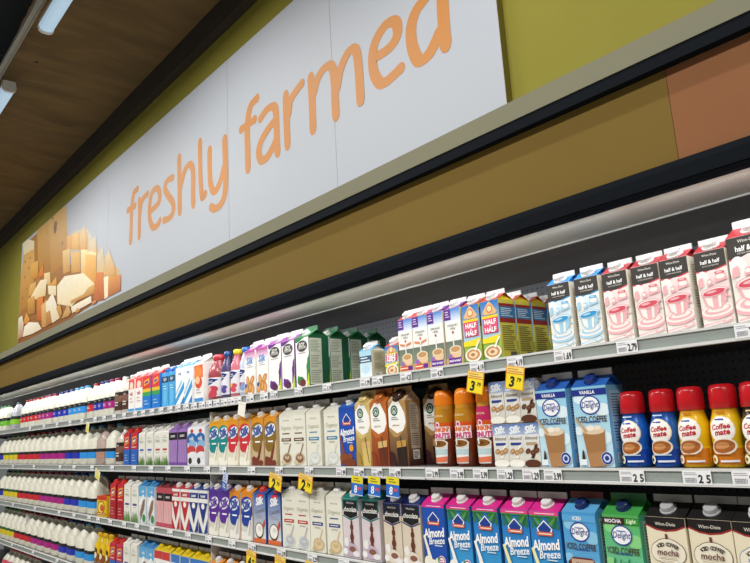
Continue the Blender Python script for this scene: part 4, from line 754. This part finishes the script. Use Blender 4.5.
# ------------------------------------------------------------------ stocking the shelves
SHN = {1: 'top shelf', 2: 'second shelf', 3: 'third shelf', 4: 'fourth shelf', 5: 'lowest shelf'}
FRONT = 1.562
ORD = ['first', 'second', 'third', 'fourth', 'fifth', 'sixth', 'seventh']
PLACED = []                                   # (shelf, x, kind, depth index, layer, object)
def put(kind, s, x, depth=0, layer=0, rz=0, dy=0):
    K = KIND[kind]
    d = K['root'] if not K['used'] else copy_tree(K['root'])
    K['used'] = True; dd = K['w'] if kind[:5] != 'small' else .040
    if kind[:3] == 'sb_': dd = .066
    if kind == 'id_vanilla': dd = .078
    if kind == 'yellow_pack': dd = .12
    d.location = (x, FRONT+dd/2+depth*(dd+.006)+dy, SH[s]+.0006+layer*(K['h']+.002)); d.rotation_euler.z = rz
    PLACED.append([s, x, kind, depth, layer, d]); return d
rj = random.Random(11)
def row(s, items, h=0):
    """items: (left pixel, kind); x comes from the shelf front at that column"""
    for px, kind in items:
        x = x_at(px, FRONT, SH[s]+h)+KIND[kind]['w']/2
        put(kind, s, x, rz=rj.uniform(-.025, .025), dy=rj.uniform(0, .004))
def run(s, px0, px1, kind, n, h=0):
    """n pieces spread evenly between two columns"""
    a, b = x_at(px0, FRONT, SH[s]+h), x_at(px1, FRONT, SH[s]+h); st = (b-a)/n
    for i in range(n): put(kind, s, a+st*(i+.5), rz=rj.uniform(-.03, .03), dy=rj.uniform(0, .006))
# top shelf, from the far end
run(1, -6, 3.5, 'half_green', 3); run(1, 4, 17, 'half_greyside', 1)
run(1, 18.7, 37, 'half_red', 5); run(1, 37, 49.5, 'half_magenta', 3); run(1, 51.5, 66.5, 'half_blue', 3); run(1, 66.6, 82, 'half_sky', 3)
run(1, 83.8, 91.5, 'half_red', 1); n0 = len(PLACED); run(1, 92, 101.6, 'half_blue', 2); run(1, 101.8, 112, 'half_magenta', 2)
for q in PLACED[n0:]: q[5].scale.x = .83
run(1, 112.5, 127.5, 'half_choc', 2)
row(1, [(128, 'redwhite'), (135, 'redwhite'), (142.2, 'redsky'), (151.4, 'redsky'), (161.8, 'skyblue'), (168.4, 'skyblue'), (175.2, 'wavewhite'), (183.8, 'wavewhite'), (194.4, 'peachwhite')])
row(1, [(204.2, 'shake_red'), (219, 'shake_dark'), (227.6, 'shake_pink'), (237, 'shake_blue'), (244.8, 'almond_orange'), (257, 'almond_orange'), (268.8, 'soy_purple'), (282, 'soy_purple'), (296.5, 'soy_green'),
        (360, 'pint_blue'), (385.3, 'lol_pint'), (400.4, 'org_orange'), (414.8, 'org_orange'), (430.4, 'org_purple'), (447.2, 'org_purple'), (465.2, 'lol'), (484.4, 'lol'),
        (553, 'hh_blue'), (580.5, 'hh_blue'), (609.5, 'hh_pink'), (638.7, 'hh_pink'), (668.2, 'hh_pink'), (703.5, 'hh_pink'), (738.2, 'hh_big')])
# second shelf
run(2, -2.6, 1.8, 'gal_blue', 1); run(2, 2, 15.3, 'gal_yellow', 3); run(2, 15.3, 36.7, 'gal_red', 4); run(2, 36.7, 63, 'gal_magenta', 4); run(2, 63, 78, 'gal_blue', 2); run(2, 78, 93.2, 'gal_sky', 2)
run(2, 93.2, 102.8, 'gal_mauve', 1); run(2, 102.8, 112.5, 'gal_sky', 1); run(2, 113.5, 122, 'half_choc', 1)
row(2, [(122.8, 'redblue'), (130, 'redblue'), (137.9, 'grass_blue'), (145.5, 'grass_blue'), (153.4, 'grass_red'), (160.8, 'grass_red'), (168.4, 'lavender'), (177.7, 'lavender'), (187, 'bluered'), (195.7, 'bluered'),
        (208.8, 'silk_teal'), (218.2, 'silk_teal'), (228, 'silk_red'), (239.5, 'silk_red'), (252, 'silk_brown'), (264.8, 'silk_brown'), (279.8, 'org_brown'), (292.6, 'org_brown'), (307.2, 'org_blue'), (324.8, 'org_blue'),
        (340.2, 'alm_choc'), (356.8, 'sb_cream'), (372.8, 'sb_orange'), (390.8, 'sb_dark'), (432, 'dd_orange'), (453.4, 'dd_orange'), (474.6, 'dd_pink')])
for i, (px, kd) in enumerate(((495.6, 'small_van'), (510.6, 'small_van'), (526, 'small_choc'))):
    x = x_at(px, FRONT, SH[2])+.027
    put(kd, 2, x, layer=0); put(kd, 2, x+.001*i-.001, layer=1)
row(2, [(542, 'id_vanilla'), (579.4, 'id_vanilla'), (618.3, 'cm_blue'), (648.3, 'cm_blue'), (677, 'cm_yellow'), (709.2, 'cm_yellow'), (741.5, 'cm_dark')])
put('sb_dark', 2, x_at(390.8, FRONT, SH[2])+.143, depth=1)
# third shelf
run(3, -3.2, 1.1, 'gal_blue', 1); run(3, 1.3, 15.5, 'gal_yellow', 3); run(3, 15.5, 37, 'gal_red', 4); run(3, 37, 62, 'gal_magenta', 4); run(3, 62, 76, 'gal_blue', 2); run(3, 76, 94, 'gal_sky', 2)
row(3, [(97, 'yellow_pack'), (110, 'redbold'), (117, 'redbold'), (123.6, 'grass_purple'), (130.8, 'grass_purple'), (138.6, 'splash'), (147, 'splash'), (156, 'pinkblack'), (163.8, 'pinkblack'), (171.6, 'redwhite3'), (180.3, 'redwhite3'), (188.8, 'navywhite'), (198, 'navywhite')], h=.08)
row(3, [(209, 'silk_purple'), (218.7, 'silk_purple'), (229.0, 'silk_blue'), (240.3, 'silk_blue'), (253.2, 'silk_coco'), (267, 'silk_coco'), (281.5, 'org_red'), (295, 'org_red'), (308.8, 'org_navy'), (325.3, 'org_navy'),
        (341.3, 'choc_teal'), (360, 'choc_teal'), (382, 'choc_navy'), (400.2, 'choc_navy'), (421.6, 'alm_blue'), (446.5, 'alm_palm'), (471.8, 'alm_palm'), (501, 'alm_vanilla'), (529.2, 'alm_vanilla'),
        (562, 'id_choc'), (602, 'id_green'), (646, 'mocha'), (687.5, 'mocha'), (732, 'mocha_blue')], h=.18)
# fourth shelf
XP = x_at(28.9, 1.60, SH[4]+.15)+.003
for q in range(-1, 3): put('gal_yellow', 4, XP-.735+.157*q)
put('gal_red', 4, XP-.096); put('gal_red', 4, XP-.258); put('gal_red', 4, XP+.083); XM = XP+.083+.08; XS = x_at(91, FRONT, SH[4])
st = (XS-XM)/8
for q in range(4): put('gal_magenta', 4, XM+st*(q+.5))
for q in (4, 5): put('gal_blue', 4, XM+st*(q+.5))
for q in (6, 7): put('gal_sky', 4, XM+st*(q+.5))
# 'gal_blue', 2); run(4, 75, 91, 'gal_sky', 2)
run(4, 92, 108.5, 'bunny', 3, h=.1)
row(4, [(109.3, 'redblue'), (116.1, 'redblue'), (123.1, 'grass_purple'), (130.3, 'grass_purple'), (138.6, 'splash'), (146, 'splash'), (154, 'lactaid'), (162, 'lactaid'), (171, 'lactaid_blue'), (180.5, 'lactaid_blue'), (190, 'lactaid_blue'), (199, 'lactaid_blue'), (210, 'silk_blue'), (221.5, 'silk_blue'), (233, 'silk_blue')], h=.17)
# lowest shelf
run(5, 0, 30, 'gal_pinkneck', 6, h=.15); run(5, 36, 52, 'gal_red', 2, h=.15)
# the same kinds go on a little past the edge of the photograph
def onward(s, kind, n, gap):
    x = max(p[1]+KIND[p[2]]['w']/2 for p in PLACED if p[0] == s and p[3] == 0)+gap
    for q in range(n): put(kind, s, x+(KIND[kind]['w']+gap)*q+KIND[kind]['w']/2+.001)
onward(1, 'hh_big', 2, .006); onward(2, 'cm_dark', 3, .004); onward(3, 'mocha_blue', 2, .004); onward(4, 'silk_blue', 3, .008)
# pieces seen behind the front row
FRONTS = list(PLACED)
for P in FRONTS:
    s, x, kd, dp, ly, o = P
    if kd == 'soy_green':
        for q in (1, 2, 3): put(kd, s, x+.002*q, depth=q)
    if kd == 'lol' and abs(x-max(p[1] for p in FRONTS if p[2] == 'lol')) < .01:
        for q in (1, 2, 3, 4): put(kd, s, x+.0015*q, depth=q)
    if kd == 'half_sky' and abs(x-max(p[1] for p in FRONTS if p[2] == 'half_sky')) < .01: put(kd, s, x, depth=1)
def neighbour(s, x, kind, sgn):
    best = None
    for p in PLACED:
        if p[0] == s and p[3] == 0 and p[2] != kind and (p[1]-x)*sgn > 0 and (best is None or abs(p[1]-x) < abs(best[1]-x)): best = p
    return best
for s in SHN:
    fr = sorted([p for p in PLACED if p[0] == s and p[3] == 0 and p[4] == 0], key=lambda p: p[1]); i = 0; runs = []
    while i < len(fr):
        j = i
        while j+1 < len(fr) and fr[j+1][2] == fr[i][2]: j += 1
        runs.append(fr[i:j+1]); i = j+1
    for r in runs:
        K = KIND[r[0][2]]; several = sum(q[0][2] == r[0][2] for q in runs) > 1; L = neighbour(s, r[0][1], r[0][2], -1); R_ = neighbour(s, r[-1][1], r[0][2], 1)
        for i, p in enumerate(r):
            d, n = K['desc'], len(r); ls = KIND[L[2]]['short'] if L else None; rs = KIND[R_[2]]['short'] if R_ else None
            if r[0][2].startswith('small'): d += ', lower'
            sd = d.split(' with ')[0] if ' with ' in d else d
            def fit(*c): return next((q for q in c if len(q.replace('-', ' ').split()) <= 16), c[-1])
            if r[0][2].startswith('half_') and s == 1 and several and p[1] > -5.0:
                k_ = sum(1 for q in fr if p[1] < q[1] and q[2].startswith('half_') and q[2] != 'half_choc')
                lab = f"{d}, {ORD[k_]} from the brown chocolate jugs"
            elif n == 1 and not several: lab = fit(f'{d} on the {SHN[s]}', f'{d}, {SHN[s]}')
            elif i == n-1 and rs: lab = fit(f'{d}, {SHN[s]}, beside the {rs}', f'{sd}, {SHN[s]}, beside the {rs}')
            elif i == 0 and ls: lab = fit(f'{d}, {SHN[s]}, beside the {ls}', f'{sd}, {SHN[s]}, beside the {ls}')
            elif ls: lab = fit(f'{ORD[i]} {d} from the {ls}, {SHN[s]}', f'{ORD[i]} {sd} from the {ls}, {SHN[s]}')
            else: lab = fit(f'{ORD[n-1-i]} {d} from the {rs}, {SHN[s]}', f'{ORD[n-1-i]} {sd} from the {rs}, {SHN[s]}')
            tag(p[5], lab, K['cat'], f"{K['short']} on the {SHN[s]}")
for p in PLACED:
    s, x, kd, dp, ly, o = p; K = KIND[kd]
    if dp: tag(o, f"{K['desc'].split(' with ')[0]}, {ORD[dp]} back in its column, {SHN[s]}" if kd != 'sb_dark' else f"{K['desc']} standing behind, beside the ochre-band coffee bottles", K['cat'], f"{K['short']} on the {SHN[s]}")
    if ly:
        lo = next(q for q in PLACED if q[0] == s and q[4] == 0 and q[2] == kd and abs(q[1]-x) < .02)
        tag(o, lo[5]['label'].replace(', lower', ', stacked upper'), K['cat'], f"{K['short']} on the {SHN[s]}")

# ------------------------------------------------------------------ price tags
def near(s, x): return min((p for p in PLACED if p[0] == s and p[3] == 0), key=lambda p: abs(p[1]-x))
TAGS = {}
def price_tag(s, px, wmm=.052, txt=None, label_txt=None):
    z = SH[s]; x = x_at(px, 1.543, z-.018)
    key = (round(wmm, 3), txt)
    if key not in TAGS:
        t = empty('price_tag'); k = MB(); k.box((-wmm/2, -.0006, 0), (wmm/2, 0, .029), lin('f0f0f4')); k.build('card', M['paper'], t)
        p = Print(wmm, .029, lambda x, z, l: (x, -.0006-l, z)); p.lines(-.44, .1, .66, .92, 2, '9a9aa6', .4, seed=len(TAGS)); p.lines(-.44, -.04, .1, .5, 3, 'b0b0bc', .3, seed=3)
        for i in range(9): p.r(-.40+.045*i, .16, -.385+.045*i, .5, '6a6a74'); p.l -= 1
        if txt: p.t(txt, .26, .42, .30 if wmm < .06 else .26, '1a1a20', .03, mw=.42)
        else: p.lines(.12, .42, .2, .55, 1, '50505a', .7)
        p.mb.build('print', M['paper'], t); KIDS[t.name] = [o for o in bpy.data.objects if o.parent == t]; TAGS[key] = t
    else: t = copy_tree(TAGS[key])
    t.location = (x, 1.5429, z-.033); n = near(s, x)
    i = sum(1 for q in TAGLOG if q == (s, n[5].name)); TAGLOG.append((s, n[5].name))
    lab = f"white price tag{' reading '+txt if txt else ''}, {SHN[s]}, under the {KIND[n[2]]['short']}"
    if lab in TAGSEEN:
        nb = neighbour(s, x, n[2], 1 if sum(q == lab for q in TAGSEEN) % 2 else -1)
        if nb and len((lab+' towards the '+KIND[nb[2]]['short']).replace('-', ' ').split()) > 16: lab = lab.split(', under')[0]+f", nearest the {KIND[nb[2]]['short']}"
        elif nb and len((lab+' towards the '+KIND[nb[2]]['short']).replace('-', ' ').split()) <= 16: lab += ' towards the '+KIND[nb[2]]['short']
    TAGSEEN.append(lab)
    return tag(t, lab, 'price tag', f'white price tags along the {SHN[s]}')
TAGLOG = []; TAGSEEN = []
for px, t in ((563, '1.69'), (627, '2.79'), (748, '2.79'), (406, '4.25'), (437, '4.29'), (477, '4.19'), (515, '4.19'), (365, '1.79'), (377.5, '1.79'), (327, '3.19'), (298.5, '3.19'), (274, '3.39')): price_tag(1, px, .055, t)
for px in (264, 250, 238, 231, 224, 216.5, 209, 202, 194, 186, 178, 170, 161, 152, 143, 135, 124, 114, 104, 95, 82, 70, 57, 44, 30): price_tag(1, px, .062)
for px, t in ((432, '3.99'), (457, '3.99'), (480.5, '5.99'), (505, '1.29'), (531, '1.29'), (553, '3.99'), (632, '2 5'), (697, '2 5'), (748, '2 5'), (395, '4.99'), (377, '4.99'), (359, '4.99'), (341, '1.99'), (309, '3.49'), (279, '3.49')): price_tag(2, px, .064 if ' ' in t else .056, t)
for px in (251.5, 223, 207, 187, 168, 151, 134, 112, 92, 74, 60, 34, 13): price_tag(2, px, .062)
for px, t in ((344, '3.29'), (312.5, '3.29'), (281.5, '2.99'), (252, '2.79')): price_tag(3, px, .062, t)
for px in (232, 208.5, 188, 170, 152, 137, 124, 110, 98, 89, 74, 59, 35, 13): price_tag(3, px, .062)
for px in (12, 33, 57): price_tag(4, px, .062)
def hang_tag(s, px, kind, wmm=.05, hmm=.075, rot=0, txt=None, lab0=None):
    z = SH[s]; x = x_at(px, 1.541, z-.05); nm = {'yellow': 'sale_tag', 'blue': 'sale_tag', 'white': 'hanging_tag', 'cream': 'hanging_tag', 'bluewhite': 'hanging_tag'}[kind]
    t = empty(nm, (x, 1.5405, z-.036)); t.rotation_euler = (0, rot, 0)
    base = {'yellow': 'f0c818', 'blue': '1f6ac8', 'white': 'f4f2e8', 'cream': 'ece8b0', 'bluewhite': '4a6ab8'}[kind]
    k = MB(); k.box((-wmm/2, -.0005, -hmm), (wmm/2, 0, .006), lin(base)); k.build('card', M['paper'], t)
    p = Print(wmm, hmm+.006, lambda x, z, l: (x, -.0005-l, z-hmm))
    if kind == 'yellow':
        p.r(-.5, 0, .5, 1, 'e86a1c'); p.r(-.46, .03, .46, .66, 'f4dc1c'); p.r(-.46, .70, .46, .97, 'f2d86a'); p.lines(-.4, .4, .72, .92, 2, 'c06a20', .35)
        p.t(txt[0], -.14, .33, .42, '1a1408', .04, .15); p.t(txt[1:], .24, .44, .17, '1a1408', .02, .15, mw=.4)
    elif kind == 'blue':
        p.r(-.5, .62, .5, 1, 'e8d41c'); p.lines(-.3, .3, .68, .92, 2, '6a6a20', .4); p.t(txt[0], -.12, .32, .38, 'f0f4fa', .03, .1); p.r(.1, .3, .4, .45, 'c84a6a'); p.r(-.5, .02, .5, .06, 'dfe6f0')
    elif kind == 'bluewhite': p.r(-.5, .45, .5, 1, 'c8d2ea'); p.lines(-.36, .36, .5, .9, 3, '6a7ab8', .4); p.lines(-.3, .3, .1, .35, 2, 'dfe6f4', .4)
    elif kind == 'cream': p.r(-.4, .1, .4, .45, 'e0d040'); p.lines(-.36, .36, .55, .9, 2, 'a8a478', .4)
    else: p.lines(-.36, .36, .75, .92, 1, 'd0cdbf', .3)
    p.mb.build('print', M['paper'], t)
    n = near(s, x); sh_ = KIND[n[2]]['short']
    lab = {'yellow': f"yellow and orange sale tag hanging below the {sh_}, {SHN[s]}", 'blue': f"blue and yellow sale tag hanging below the {sh_}, {SHN[s]}", 'white': f"plain white tag hanging below the {sh_}, {SHN[s]}", 'cream': f"cream and yellow tag hanging below the {sh_}, {SHN[s]}", 'bluewhite': f"blue and white tag hanging below the {sh_}, {SHN[s]}"}[kind]
    tag(t, lab0 or lab, 'sale tag' if nm == 'sale_tag' else 'tag', 'sale tags hanging from the shelf edges')
hang_tag(1, 476.5, 'yellow', .064, .058, .22, '379'); hang_tag(1, 516, 'yellow', .064, .058, .20, '379', 'yellow and orange sale tag hanging beside the small almond boxes, top shelf'); hang_tag(1, 242.5, 'white', .062, .055, .25); hang_tag(1, 88, 'cream', .06, .06, .25)
hang_tag(2, 276, 'yellow', .095, .056, .2, '279'); hang_tag(2, 306, 'yellow', .095, .056, .18, '279')
for px in (357.5, 374.5, 393): hang_tag(2, px, 'blue', .064, .060, .08, '8 ')
hang_tag(2, 226, 'bluewhite', .045, .07, .3); hang_tag(2, 98, 'cream', .09, .05, .35)
for px, t in ((251.5, '449'), (280.5, '279'), (312, '279')): hang_tag(3, px, 'yellow', .08, .06, .1, t)
# only the products that stand on a shelf stay in the scene
for K in KIND.values():
    if not K['used']:
        for ch in KIDS[K['root'].name]: bpy.data.objects.remove(ch)
        bpy.data.objects.remove(K['root'])
